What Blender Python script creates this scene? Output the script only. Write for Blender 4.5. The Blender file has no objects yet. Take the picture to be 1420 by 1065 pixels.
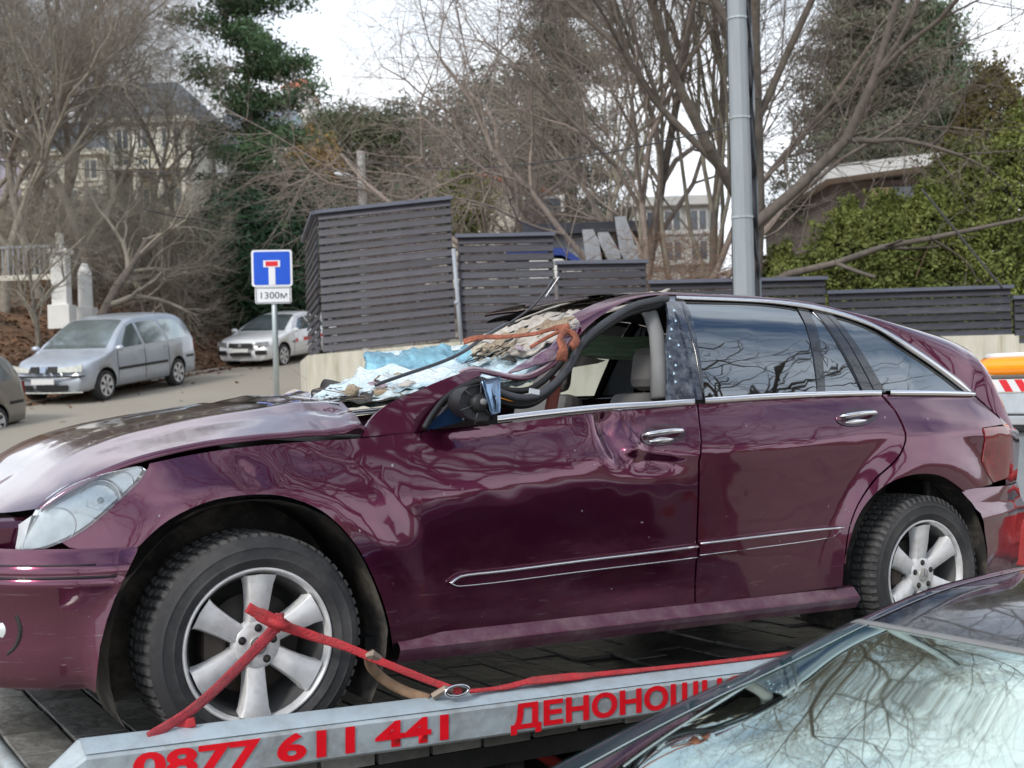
import bpy, bmesh, math, random
import numpy as np
from mathutils import Vector, Matrix, noise
from mathutils.geometry import tessellate_polygon
random.seed(7); RNG = np.random.default_rng(7)
SC = bpy.context.scene; COL = SC.collection
R = math.radians

# ------------------------------------------------------------ camera
FPX = 1722.0; ROLL = 0.035; CZ = 2.1
cam = bpy.data.cameras.new('camera'); camo = bpy.data.objects.new('camera', cam); COL.objects.link(camo)
cam.sensor_width = 36.0; cam.lens = 36.0*FPX/1420.0; cam.clip_start = 0.05; cam.clip_end = 3000
camo.matrix_world = Matrix.Translation((0, 0, CZ)) @ Matrix.Rotation(ROLL, 4, 'Y') @ Matrix.Rotation(R(90), 4, 'X')
SC.camera = camo
cam.dof.use_dof = True; cam.dof.focus_distance = 4.9; cam.dof.aperture_fstop = 5.0

# ------------------------------------------------------------ world, sun, exposure
SUN_EL, SUN_AZ = R(38), R(215)      # azimuth clockwise from +Y
w = bpy.data.worlds.new('World'); SC.world = w; w.use_nodes = True
nt = w.node_tree; nt.nodes.clear(); N_ = nt.nodes.new; L_ = nt.links.new
out = N_('ShaderNodeOutputWorld'); bg = N_('ShaderNodeBackground'); bg2 = N_('ShaderNodeBackground'); mx = N_('ShaderNodeMixShader')
sky = N_('ShaderNodeTexSky'); sky.sky_type = 'NISHITA'; sky.sun_disc = False; sky.sun_elevation = SUN_EL; sky.sun_rotation = SUN_AZ
sky.air_density = 1.3; sky.dust_density = 0.6
bg.inputs['Strength'].default_value = 0.10; L_(sky.outputs[0], bg.inputs['Color'])
tc = N_('ShaderNodeTexCoord'); sep = N_('ShaderNodeSeparateXYZ'); L_(tc.outputs['Generated'], sep.inputs[0])
ad = N_('ShaderNodeMath'); ad.operation = 'ADD'; ad.inputs[1].default_value = 0.28; L_(sep.outputs['Z'], ad.inputs[0])
dx = N_('ShaderNodeMath'); dx.operation = 'DIVIDE'; L_(sep.outputs['X'], dx.inputs[0]); L_(ad.outputs[0], dx.inputs[1])
dy = N_('ShaderNodeMath'); dy.operation = 'DIVIDE'; L_(sep.outputs['Y'], dy.inputs[0]); L_(ad.outputs[0], dy.inputs[1])
cb = N_('ShaderNodeCombineXYZ'); L_(dx.outputs[0], cb.inputs[0]); L_(dy.outputs[0], cb.inputs[1])
mpp = N_('ShaderNodeMapping'); mpp.inputs['Location'].default_value = (7.7, 4.1, 0); mpp.inputs['Scale'].default_value = (0.9, 1.5, 1); L_(cb.outputs[0], mpp.inputs[0])
nz = N_('ShaderNodeTexNoise'); nz.inputs['Scale'].default_value = 1.3; nz.inputs['Detail'].default_value = 7; nz.inputs['Roughness'].default_value = 0.55; nz.inputs['Distortion'].default_value = 0.4
L_(mpp.outputs[0], nz.inputs['Vector'])
cr = N_('ShaderNodeValToRGB'); cr.color_ramp.elements[0].position = 0.39; cr.color_ramp.elements[1].position = 0.60; L_(nz.outputs['Fac'], cr.inputs[0])
# clouds close up towards the horizon, as they do seen edge-on
hz = N_('ShaderNodeMapRange'); hz.inputs['From Min'].default_value = 0.26; hz.inputs['From Max'].default_value = 0.50; hz.inputs['To Min'].default_value = 1.0; hz.inputs['To Max'].default_value = 0.0
L_(sep.outputs['Z'], hz.inputs['Value'])
mxx = N_('ShaderNodeMath'); mxx.operation = 'MAXIMUM'; L_(cr.outputs[0], mxx.inputs[0]); L_(hz.outputs[0], mxx.inputs[1])
nz2 = N_('ShaderNodeTexNoise'); nz2.inputs['Scale'].default_value = 2.2; nz2.inputs['Detail'].default_value = 6; L_(mpp.outputs[0], nz2.inputs['Vector'])
cr2 = N_('ShaderNodeValToRGB'); cr2.color_ramp.elements[0].position = 0.3; cr2.color_ramp.elements[1].position = 0.7
cr2.color_ramp.elements[0].color = (0.70, 0.76, 0.84, 1); cr2.color_ramp.elements[1].color = (0.93, 0.95, 0.98, 1); L_(nz2.outputs['Fac'], cr2.inputs[0])
L_(cr2.outputs[0], bg2.inputs['Color']); bg2.inputs['Strength'].default_value = 1.0
L_(mxx.outputs[0], mx.inputs[0]); L_(bg.outputs[0], mx.inputs[1]); L_(bg2.outputs[0], mx.inputs[2]); L_(mx.outputs[0], out.inputs[0])
sd = bpy.data.lights.new('sun', 'SUN'); so = bpy.data.objects.new('sun', sd); COL.objects.link(so)
sd.energy = 1.3; sd.angle = R(12); sd.color = (1, 0.95, 0.88)
dv = Vector((math.sin(SUN_AZ)*math.cos(SUN_EL), math.cos(SUN_AZ)*math.cos(SUN_EL), math.sin(SUN_EL)))
so.rotation_euler = dv.to_track_quat('Z', 'Y').to_euler()
SC.view_settings.view_transform = 'Standard'; SC.view_settings.look = 'None'; SC.view_settings.gamma = 1; SC.view_settings.use_curve_mapping = False
SC.view_settings.exposure = 0.72
SC.render.engine = 'CYCLES'

# ------------------------------------------------------------ helpers
def ray(px, py):
    x = (px-710)/FPX; y = -(py-532.5)/FPX
    return Vector((x*math.cos(ROLL)+y*math.sin(ROLL), 1.0, -x*math.sin(ROLL)+y*math.cos(ROLL)))
def AT(px, py, Y): return Vector((0, 0, CZ)) + ray(px, py)*Y
class Sp:
    """smooth monotone curve through points"""
    def __init__(s, xs, ys):
        s.x = list(xs); s.y = list(ys); n = len(xs); d = [(ys[i+1]-ys[i])/(xs[i+1]-xs[i]) for i in range(n-1)]
        m = [d[0]]
        for i in range(1, n-1): m.append(0 if d[i-1]*d[i] <= 0 else 2*d[i-1]*d[i]/(d[i-1]+d[i]))
        m.append(d[-1]); s.m = m
    def __call__(s, x):
        X = s.x
        if x <= X[0]: return s.y[0]+s.m[0]*(x-X[0])*0
        if x >= X[-1]: return s.y[-1]
        i = 0
        while x > X[i+1]: i += 1
        h = X[i+1]-X[i]; t = (x-X[i])/h
        return (2*t**3-3*t*t+1)*s.y[i]+(t**3-2*t*t+t)*h*s.m[i]+(-2*t**3+3*t*t)*s.y[i+1]+(t**3-t*t)*h*s.m[i+1]
def sst(a, b, x):
    t = min(1, max(0, (x-a)/(b-a))); return t*t*(3-2*t)
def cr_(pts, n=6, closed=False):
    """Catmull-Rom through points"""
    P = [np.array(p, float) for p in pts]; N = len(P); o = []
    for i in range(N if closed else N-1):
        if closed: a, b, c, d = P[i-1], P[i], P[(i+1) % N], P[(i+2) % N]
        else: a, b, c, d = P[max(i-1, 0)], P[i], P[i+1], P[min(i+2, N-1)]
        for k in range(n):
            t = k/n
            o.append(0.5*((2*b)+(c-a)*t+(2*a-5*b+4*c-d)*t*t+(3*b-a-3*c+d)*t**3))
    if not closed: o.append(P[-1])
    return [tuple(q) for q in o]

MATS = {}
def M(name, col, rough=0.6, metal=0.0, coat=0.0, var=0.15, scale=6.0, bump=0.0, ior=1.5, dirt=None, trans=0.0, emit=None, dirtfac=0.5, dscale=3.0, coord='Object', bscale=None, spec=None, stretch=None):
    if name in MATS: return MATS[name]
    m = bpy.data.materials.new(name); m.use_nodes = True; t = m.node_tree; b = t.nodes['Principled BSDF']; n = t.nodes.new; l = t.links.new
    co = n('ShaderNodeTexCoord').outputs[coord]
    if stretch:
        mp = n('ShaderNodeMapping'); mp.inputs['Scale'].default_value = stretch; l(co, mp.inputs[0]); co = mp.outputs[0]
    nz = n('ShaderNodeTexNoise'); nz.inputs['Scale'].default_value = scale; nz.inputs['Detail'].default_value = 6; nz.inputs['Roughness'].default_value = 0.6; l(co, nz.inputs['Vector'])
    rp = n('ShaderNodeValToRGB'); e = rp.color_ramp.elements; e[0].position = 0.3; e[1].position = 0.7
    e[0].color = tuple(max(0, c*(1-var)) for c in col)+(1,); e[1].color = tuple(min(1, c*(1+var)) for c in col)+(1,); l(nz.outputs['Fac'], rp.inputs[0])
    c = rp.outputs[0]
    b.inputs['Roughness'].default_value = rough
    if dirt:
        n2 = n('ShaderNodeTexNoise'); n2.inputs['Scale'].default_value = dscale; n2.inputs['Detail'].default_value = 9; n2.inputs['Roughness'].default_value = 0.7; l(co, n2.inputs['Vector'])
        r2 = n('ShaderNodeValToRGB'); r2.color_ramp.elements[0].position = 0.45; r2.color_ramp.elements[1].position = 0.72; l(n2.outputs['Fac'], r2.inputs[0])
        mu = n('ShaderNodeMath'); mu.operation = 'MULTIPLY'; mu.inputs[1].default_value = dirtfac; l(r2.outputs[0], mu.inputs[0])
        mi = n('ShaderNodeMixRGB'); l(mu.outputs[0], mi.inputs[0]); l(c, mi.inputs[1]); mi.inputs[2].default_value = tuple(dirt)+(1,); c = mi.outputs[0]
    l(c, b.inputs['Base Color'])
    rv = n('ShaderNodeMapRange'); rv.inputs['To Min'].default_value = max(0, rough-0.08*(rough > .15)); rv.inputs['To Max'].default_value = min(1, rough+0.08*(rough > .15)); l(nz.outputs['Fac'], rv.inputs[0]); l(rv.outputs[0], b.inputs['Roughness'])
    b.inputs['Metallic'].default_value = metal; b.inputs['IOR'].default_value = ior; b.inputs['Coat Weight'].default_value = coat; b.inputs['Coat Roughness'].default_value = 0.03
    b.inputs['Transmission Weight'].default_value = trans
    if spec is not None: b.inputs['Specular IOR Level'].default_value = spec
    if emit: b.inputs['Emission Color'].default_value = tuple(emit[:3])+(1,); b.inputs['Emission Strength'].default_value = emit[3]
    if bump:
        nb = n('ShaderNodeTexNoise'); nb.inputs['Scale'].default_value = bscale or scale*4; nb.inputs['Detail'].default_value = 8; l(co, nb.inputs['Vector'])
        bp = n('ShaderNodeBump'); bp.inputs['Strength'].default_value = bump; bp.inputs['Distance'].default_value = 0.02; l(nb.outputs['Fac'], bp.inputs['Height']); l(bp.outputs[0], b.inputs['Normal'])
    MATS[name] = m; return m
def glassy(name, tint, mixr=0.12, ior=1.45, gcol=(1, 1, 1), gr=.015):
    m = bpy.data.materials.new(name); m.use_nodes = True; t = m.node_tree; t.nodes.clear(); n = t.nodes.new; l = t.links.new
    o = n('ShaderNodeOutputMaterial'); g = n('ShaderNodeBsdfGlossy'); g.inputs['Roughness'].default_value = gr; g.inputs[0].default_value = tuple(gcol)+(1,); tr = n('ShaderNodeBsdfTransparent'); tr.inputs[0].default_value = tuple(tint)+(1,)
    f = n('ShaderNodeFresnel'); f.inputs['IOR'].default_value = ior
    a = n('ShaderNodeMath'); a.operation = 'ADD'; a.inputs[1].default_value = mixr; a.use_clamp = True; l(f.outputs[0], a.inputs[0])
    x = n('ShaderNodeMixShader'); l(a.outputs[0], x.inputs[0]); l(tr.outputs[0], x.inputs[1]); l(g.outputs[0], x.inputs[2]); l(x.outputs[0], o.inputs[0])
    MATS[name] = m; return m

def tag(o, label=None, cat=None, group=None, kind=None):
    if label: o['label'] = label
    if cat: o['category'] = cat
    if group: o['group'] = group
    if kind: o['kind'] = kind
    return o
def thing(name, label, cat, loc=(0, 0, 0), mat=None, group=None):
    o = bpy.data.objects.new(name, None); COL.objects.link(o); o.empty_display_size = 0.2
    if mat is not None: o.matrix_world = mat
    else: o.location = loc
    return tag(o, label, cat, group)
def link(name, me, mat=None, parent=None):
    if mat and not me.materials: me.materials.append(mat)
    o = bpy.data.objects.new(name, me); COL.objects.link(o)
    if parent: o.parent = parent
    return o
def mk(name, V, F, mat, parent=None, smooth=False, normals=None):
    me = bpy.data.meshes.new(name); me.from_pydata([tuple(v) for v in V], [], [tuple(f) for f in F])
    if smooth or normals is not None: me.polygons.foreach_set('use_smooth', [True]*len(me.polygons))
    me.update()
    if normals is not None: me.normals_split_custom_set_from_vertices([tuple(n) for n in normals])
    return link(name, me, mat, parent)
def mknp(name, V, F, mat, parent=None, smooth=False):
    V = np.asarray(V, np.float32); F = np.asarray(F, np.int32); k = F.shape[1]
    me = bpy.data.meshes.new(name); me.vertices.add(len(V)); me.vertices.foreach_set('co', V.ravel())
    me.loops.add(F.size); me.loops.foreach_set('vertex_index', F.ravel()); me.polygons.add(len(F))
    me.polygons.foreach_set('loop_start', np.arange(0, F.size, k, dtype=np.int32)); me.polygons.foreach_set('loop_total', np.full(len(F), k, np.int32))
    if smooth: me.polygons.foreach_set('use_smooth', np.ones(len(F), bool))
    me.update(calc_edges=True)
    return link(name, me, mat, parent)
def box_vf(x0, x1, y0, y1, z0, z1):
    V = [(x0, y0, z0), (x1, y0, z0), (x1, y1, z0), (x0, y1, z0), (x0, y0, z1), (x1, y0, z1), (x1, y1, z1), (x0, y1, z1)]
    return V, [(0, 3, 2, 1), (4, 5, 6, 7), (0, 1, 5, 4), (1, 2, 6, 5), (2, 3, 7, 6), (3, 0, 4, 7)]
def box(name, b, mat, parent=None, bev=0.0):
    V, F = box_vf(*b)
    if not bev: return mk(name, V, F, mat, parent)
    bm = bmesh.new(); vs = [bm.verts.new(v) for v in V]; [bm.faces.new([vs[i] for i in f]) for f in F]
    bmesh.ops.bevel(bm, geom=bm.edges[:], offset=bev, segments=2, affect='EDGES', profile=0.5)
    me = bpy.data.meshes.new(name); bm.to_mesh(me); bm.free(); return link(name, me, mat, parent)
def grid_vf(nu, nv, f, off=0):
    V = [f(i/(nu-1), j/(nv-1)) for i in range(nu) for j in range(nv)]
    F = [(off+i*nv+j, off+(i+1)*nv+j, off+(i+1)*nv+j+1, off+i*nv+j+1) for i in range(nu-1) for j in range(nv-1)]
    return V, F
def tube(name, pts, rad, mat, parent=None, n=8, smooth=True, flat=1.0, up=None, cap=True):
    """sweep an ellipse along points; rad number or list"""
    P = [Vector(p) for p in pts]; V = []; F = []; m = len(P)
    r = rad if isinstance(rad, (list, tuple)) else [rad]*m
    upv = Vector(up) if up else Vector((0, 0, 1)); last = None
    for i, p in enumerate(P):
        d = (P[min(i+1, m-1)]-P[max(i-1, 0)]).normalized()
        a = d.cross(upv)
        if a.length < 1e-3: a = d.cross(Vector((0, 1, 0))) if last is None else last
        a.normalize(); b = a.cross(d).normalized(); last = a
        for k in range(n):
            t = 2*math.pi*k/n; V.append(p+a*(math.cos(t)*r[i])+b*(math.sin(t)*r[i]*flat))
    for i in range(m-1):
        for k in range(n): F.append((i*n+k, i*n+(k+1) % n, (i+1)*n+(k+1) % n, (i+1)*n+k))
    if cap: F.append(tuple(range(n))[::-1]); F.append(tuple((m-1)*n+k for k in range(n)))
    return mk(name, V, F, mat, parent, smooth)
def lathe(name, prof, n, mat, parent=None, smooth=True, c=(0, 0, 0)):
    """prof: (y, r) pairs, axis y"""
    V = []; F = []; m = len(prof)
    for i in range(n):
        a = 2*math.pi*i/n
        for (y, r) in prof: V.append((c[0]+r*math.cos(a), c[1]+y, c[2]+r*math.sin(a)))
    for i in range(n):
        for j in range(m-1): F.append((i*m+j, i*m+j+1, ((i+1) % n)*m+j+1, ((i+1) % n)*m+j))
    return mk(name, V, F, mat, parent, smooth)
def prism(name, poly, y0, y1, mat, parent=None, M3=None):
    """polygon in x,z extruded in y"""
    n = len(poly); tris = tessellate_polygon([[Vector((p[0], p[1], 0)) for p in poly]])
    V = [(p[0], y0, p[1]) for p in poly]+[(p[0], y1, p[1]) for p in poly]
    F = [tuple(t) for t in tris]+[tuple(n+i for i in t)[::-1] for t in tris]+[(i, (i+1) % n, n+(i+1) % n, n+i) for i in range(n)]
    if M3: V = [M3(v) for v in V]
    o = mk(name, V, F, mat, parent)
    bm = bmesh.new(); bm.from_mesh(o.data); bmesh.ops.recalc_face_normals(bm, faces=bm.faces); bm.to_mesh(o.data); bm.free()
    return o
def rings(pts3, name, mat, parent, closed=False): pass
def surf_panel(name, poly, fn, mat, parent=None, step=0.06, flange=0.02, side=1):
    """polygon in (u,v) cut on a grid and laid on the surface fn(u,v)->(x,y,z); side = sign of the outward normal"""
    tris = tessellate_polygon([[Vector((p[0], p[1], 0)) for p in poly]])
    bm = bmesh.new(); vs = [bm.verts.new((p[0], p[1], 0)) for p in poly]
    for t in tris:
        try: bm.faces.new([vs[i] for i in t])
        except ValueError: pass
    for ax in (0, 1):
        lo = min(p[ax] for p in poly); hi = max(p[ax] for p in poly); st = step if isinstance(step, (int, float)) else step[ax]
        k = math.ceil(lo/st)
        while k*st < hi:
            co = [0, 0, 0]; no = [0, 0, 0]; co[ax] = k*st; no[ax] = 1
            bmesh.ops.bisect_plane(bm, geom=bm.verts[:]+bm.edges[:]+bm.faces[:], dist=1e-5, plane_co=co, plane_no=no); k += 1
    bm.verts.index_update(); V = []; NN = []; e = 0.004
    for v in bm.verts:
        a, b = v.co.x, v.co.y; p = Vector(fn(a, b)); du = Vector(fn(a+e, b))-Vector(fn(a-e, b)); dv_ = Vector(fn(a, b+e))-Vector(fn(a, b-e))
        n = du.cross(dv_).normalized()*side; V.append(p); NN.append(n)
    F = []
    for f in bm.faces:
        ids = [v.index for v in f.verts]
        g = (V[ids[1]]-V[ids[0]]).cross(V[ids[2]]-V[ids[0]])
        if g.dot(NN[ids[0]]) < 0: ids = ids[::-1]
        F.append(tuple(ids))
    if flange:
        for ed in bm.edges:
            if len(ed.link_faces) == 1:
                a, b = ed.verts[0].index, ed.verts[1].index; k = len(V)
                t = (V[b]-V[a]); t = t.normalized() if t.length > 1e-9 else Vector((1, 0, 0))
                on = t.cross(NN[a]).normalized(); cf = ed.link_faces[0].calc_center_median(); cc = Vector(fn(cf.x, cf.y))
                if on.dot(V[a]-cc) < 0: on = -on
                V += [V[a].copy(), V[b].copy(), V[b]-NN[b]*flange, V[a]-NN[a]*flange]; n1 = (on+NN[a]*0.35).normalized(); NN += [n1, n1, on, on]; F.append((k, k+1, k+2, k+3))
    bm.free()
    return mk(name, V, F, mat, parent, True, NN)

def text_mesh(body, size, ext, offset=0.0, shear=0.0, space=1.0):
    c = bpy.data.curves.new('t', 'FONT'); c.body = body; c.size = size; c.extrude = ext; c.offset = offset; c.shear = shear; c.space_character = space; c.resolution_u = 4
    o = bpy.data.objects.new('t', c); COL.objects.link(o); dg = bpy.context.evaluated_depsgraph_get()
    me = bpy.data.meshes.new_from_object(o.evaluated_get(dg)); bpy.data.objects.remove(o); bpy.data.curves.remove(c); me.name = 'lettering'; return me

# ------------------------------------------------------------ materials
def paint_mat():
    m = bpy.data.materials.new('plum_metallic_paint'); m.use_nodes = True; t = m.node_tree; b = t.nodes['Principled BSDF']; n = t.nodes.new; l = t.links.new
    co = n('ShaderNodeTexCoord').outputs['Object']; sp = n('ShaderNodeSeparateXYZ'); l(co, sp.inputs[0])
    nz = n('ShaderNodeTexNoise'); nz.inputs['Scale'].default_value = 2.6; nz.inputs['Detail'].default_value = 10; nz.inputs['Roughness'].default_value = 0.68
    mp = n('ShaderNodeMapping'); mp.inputs['Scale'].default_value = (1, 1, 1.8); l(co, mp.inputs[0]); l(mp.outputs[0], nz.inputs['Vector'])
    # road film: heavier on the low panels
    hr = n('ShaderNodeMapRange'); hr.inputs['From Min'].default_value = 0.85; hr.inputs['From Max'].default_value = 0.3; hr.inputs['To Min'].default_value = -0.30; hr.inputs['To Max'].default_value = 0.42; hr.clamp = True; l(sp.outputs['Z'], hr.inputs['Value'])
    ad = n('ShaderNodeMath'); ad.operation = 'ADD'; l(nz.outputs['Fac'], ad.inputs[0]); l(hr.outputs[0], ad.inputs[1])
    rp = n('ShaderNodeMapRange'); rp.inputs['From Min'].default_value = 0.45; rp.inputs['From Max'].default_value = 1.05; rp.inputs['To Max'].default_value = 0.42; l(ad.outputs[0], rp.inputs['Value'])
    mi = n('ShaderNodeMixRGB'); l(rp.outputs[0], mi.inputs[0]); mi.inputs[1].default_value = (0.115, 0.009, 0.045, 1); mi.inputs[2].default_value = (0.15, 0.105, 0.11, 1)
    # long pale scuffs and tiny chips
    ms = n('ShaderNodeMapping'); ms.inputs['Scale'].default_value = (2.2, 1, 26); ms.inputs['Rotation'].default_value = (0, .10, 0); l(co, ms.inputs[0])
    ns = n('ShaderNodeTexNoise'); ns.inputs['Scale'].default_value = 3.0; ns.inputs['Detail'].default_value = 8; ns.inputs['Roughness'].default_value = .75; l(ms.outputs[0], ns.inputs['Vector'])
    rs = n('ShaderNodeMapRange'); rs.inputs['From Min'].default_value = 0.60; rs.inputs['From Max'].default_value = 0.74; rs.inputs['To Max'].default_value = .8; l(ns.outputs['Fac'], rs.inputs['Value'])
    hm = n('ShaderNodeMapRange'); hm.inputs['From Min'].default_value = 0.75; hm.inputs['From Max'].default_value = 0.45; hm.clamp = True; l(sp.outputs['Z'], hm.inputs['Value'])
    m1 = n('ShaderNodeMath'); m1.operation = 'MULTIPLY'; l(rs.outputs[0], m1.inputs[0]); l(hm.outputs[0], m1.inputs[1])
    nc = n('ShaderNodeTexNoise'); nc.inputs['Scale'].default_value = 34; nc.inputs['Detail'].default_value = 3; l(co, nc.inputs['Vector'])
    rc2 = n('ShaderNodeMapRange'); rc2.inputs['From Min'].default_value = 0.735; rc2.inputs['From Max'].default_value = 0.77; l(nc.outputs['Fac'], rc2.inputs['Value'])
    m2 = n('ShaderNodeMath'); m2.operation = 'MAXIMUM'; l(m1.outputs[0], m2.inputs[0]); l(rc2.outputs[0], m2.inputs[1])
    mi2 = n('ShaderNodeMixRGB'); l(m2.outputs[0], mi2.inputs[0]); l(mi.outputs[0], mi2.inputs[1]); mi2.inputs[2].default_value = (.30, .27, .28, 1)
    l(mi2.outputs[0], b.inputs['Base Color'])
    mm = n('ShaderNodeMapRange'); mm.inputs['To Min'].default_value = .8; mm.inputs['To Max'].default_value = .1; l(m2.outputs[0], mm.inputs['Value']); l(mm.outputs[0], b.inputs['Metallic'])
    # fine splashes
    n3 = n('ShaderNodeTexNoise'); n3.inputs['Scale'].default_value = 45; n3.inputs['Detail'].default_value = 5
    mr = n('ShaderNodeMapRange'); mr.inputs['From Min'].default_value = 0.0; mr.inputs['From Max'].default_value = 0.42; mr.inputs['To Min'].default_value = 0.17; mr.inputs['To Max'].default_value = 0.6; l(rp.outputs[0], mr.inputs['Value']); l(mr.outputs[0], b.inputs['Roughness'])
    b.inputs['Metallic'].default_value = 0.8
    cw = n('ShaderNodeMapRange'); cw.inputs['From Max'].default_value = 0.42; cw.inputs['To Min'].default_value = 1.0; cw.inputs['To Max'].default_value = 0.18; l(rp.outputs[0], cw.inputs['Value']); l(cw.outputs[0], b.inputs['Coat Weight'])
    b.inputs['Coat Roughness'].default_value = 0.04; b.inputs['Coat IOR'].default_value = 1.75
    MATS['paint'] = m; return m
PAINT = paint_mat()
BLACK = M('black_rubber', (0.012, 0.012, 0.013), 0.55)
TRIM = M('gloss_black_trim', (0.012, 0.014, 0.02), 0.12, coat=1)
CHROME = M('brushed_chrome', (0.82, 0.82, 0.84), 0.16, metal=1, var=0.04)
TYRE = M('dusty_tyre_rubber', (0.03, 0.03, 0.032), 0.75, dirt=(0.13, 0.125, 0.12), dirtfac=0.55, dscale=5, bump=0.15)
TREAD = M('worn_tread_rubber', (0.06, 0.06, 0.06), 0.85, dirt=(0.17, 0.165, 0.155), dirtfac=0.7, dscale=12, bump=0.3)
ALLOY = M('silver_alloy', (0.74, 0.74, 0.74), 0.38, metal=0.25, var=0.05, dirt=(0.25, 0.23, 0.21), dirtfac=0.45, dscale=14)
DARKMET = M('rusty_brake_metal', (0.06, 0.055, 0.05), 0.6, metal=0.4, dirt=(0.12, 0.07, 0.04))
UNDER = M('black_underbody', (0.012, 0.012, 0.012), 0.85, dirt=(0.06, 0.055, 0.05))
LINER = M('muddy_arch_liner', (0.045, 0.042, 0.04), 0.85, dirt=(0.24, 0.21, 0.17), dirtfac=0.8, dscale=6)
TINT = glassy('tinted_window_glass', (0.015, 0.02, 0.03), 0.22, 1.5, (.86, .93, 1.0))
CLEAR = glassy('clear_window_glass', (0.80, 0.85, 0.84), 0.03, 1.45)
SHIELD = glassy('windscreen_glass', (0.20, 0.34, 0.31), 0.15, 1.5, (.74, .88, .80), .03)
# ------------------------------------------------------------ ground, road, hill
def road_edge(y): return -11.5+0.3*(y-28)
def gz(x, y):
    y0 = y; y = y if y < 62 else 62+(y-62)*.12
    z = 0.1*0.5*((y-8)+math.sqrt((y-8)**2+4)) - 0.05 if y > -20 else 0
    if y > 14:
        e = road_edge(y); d = e-x
        if d > 0: z += 0.50*min(d, 6)*sst(14, 22, y)*min(1, d/0.8)+0.03*max(0, d-6)
        yy = y-40
        if yy > 0: z += 0.10*yy*sst(0, 14, yy)*sst(6, -6, x+y*.08)
    z += 0.5*noise.noise(Vector((x*0.12, y*0.12, 0)))*sst(16, 24, y)*sst(0.0, 3, abs(x-road_edge(y)-3.5)-3.5+0.01) if y > 16 else 0
    return z
def grid_mesh(name, xs, ys, f, mat):
    V = [(x, y, f(x, y)) for x in xs for y in ys]; n = len(ys)
    F = [(i*n+j, (i+1)*n+j, (i+1)*n+j+1, i*n+j+1) for i in range(len(xs)-1) for j in range(n-1)]
    return mk(name, V, F, mat, None, True)
DIRT = M('leaf_litter_ground', (0.19, 0.11, 0.065), 0.95, var=0.5, scale=1.3, dirt=(0.05, 0.05, 0.03), dirtfac=0.8, dscale=0.5, bump=0.9, bscale=6)
xs = [-900, -400, -200, -120, -80, -60]+[-50+1.0*i for i in range(81)]+[40, 60, 100, 200, 400, 900]
ys = [-900, -300, -100, -50, -25, -10, 0, 6, 9]+[11+1.0*i for i in range(60)]+[75, 85, 100, 130, 170, 230, 320, 500, 900]
g = grid_mesh('ground', xs, ys, gz, DIRT); tag(g, kind='structure')
ASPH = M('worn_grey_asphalt', (0.35, 0.315, 0.26), 0.9, var=0.10, scale=0.7, dirt=(0.19, 0.15, 0.115), dirtfac=0.45, dscale=0.35, bump=0.25, bscale=40)
def roadz(x, y): return gz(x, y)+0.03
ys2 = [-60+1.5*i for i in range(50)]+[16+0.75*i for i in range(70)]
V = []; F = []
for j, y in enumerate(ys2):
    e = road_edge(y) if y > 18 else road_edge(18)-4*sst(18, 8, y) if y > 8 else -19
    r = e+7.2 if y > 19.5 else 25
    for i in range(15):
        x = e+0.35+(r-e-0.35)*i/14; V.append((x, y, roadz(x, y) if y < 19.5 else gz(x, y)+0.03))
for j in range(len(ys2)-1):
    for i in range(14): F.append((j*15+i, j*15+i+1, (j+1)*15+i+1, (j+1)*15+i))
rd = mk('road', V, F, ASPH, None, True); tag(rd, kind='structure')

# verge of scattered leaves and litter along the road edge
def scatter_quads(name, C, S, mat, parent=None, flat=False, kind=None, aspect=1.0):
    n = len(C); a = RNG.normal(size=(n, 3)); a /= np.linalg.norm(a, axis=1)[:, None]
    if flat: a[:, 2] *= 0.15; a /= np.linalg.norm(a, axis=1)[:, None]
    b = np.cross(a, RNG.normal(size=(n, 3)))
    if flat: b[:, 2] *= 0.2
    b /= np.linalg.norm(b, axis=1)[:, None]
    S = np.asarray(S).reshape(-1, 1); a = a*S; b = b*S*aspect; C = np.asarray(C)
    V = np.empty((n, 4, 3)); V[:, 0] = C-a-b*0.3; V[:, 1] = C-b; V[:, 2] = C+a+b*0.2; V[:, 3] = C+b
    F = np.arange(n*4).reshape(n, 4); return mknp(name, V.reshape(-1, 3), F, mat, parent)
LEAF = M('fallen_brown_leaves', (0.19, 0.10, 0.055), 0.9, var=0.6, scale=3)
pts = []
for i in range(34000):
    y = random.uniform(18, 58); d = random.expovariate(0.22); x = road_edge(y)+0.7-d; pts.append((x, y, gz(x, y)+0.04))
for i in range(150):
    y = random.uniform(17, 45); x = road_edge(y)+0.5+random.expovariate(0.9); pts.append((x, y, gz(x, y)+0.05))
o = scatter_quads('fallen_leaves', np.array(pts), RNG.uniform(0.025, 0.07, len(pts)), LEAF, flat=True)
tag(o, 'rusty brown fallen leaves covering the bank beside the road', 'leaves', kind='stuff')
# kerb stones along the road edge
KERB = M('pale_kerb_stone', (0.36, 0.33, 0.29), 0.9, var=0.25, scale=5)
kr = thing('kerb', 'low rough pale kerb between the road and the leafy bank', 'kerb', (0, 0, 0))
for i in range(34):
    y = 20+i*0.9
    if random.random() < 0.12: continue
    x = road_edge(y)+0.28; z = gz(x, y)
    c = box('kerb_stone', (-0.09, 0.09, -0.42, 0.42, -0.15, 0.07+random.uniform(-.03, .02)), KERB, kr, 0.015); c.location = (x, y, z); c.rotation_euler = (R(5.5), random.uniform(-.05, .05), -math.atan(0.3)+random.uniform(-.03, .03))

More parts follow.
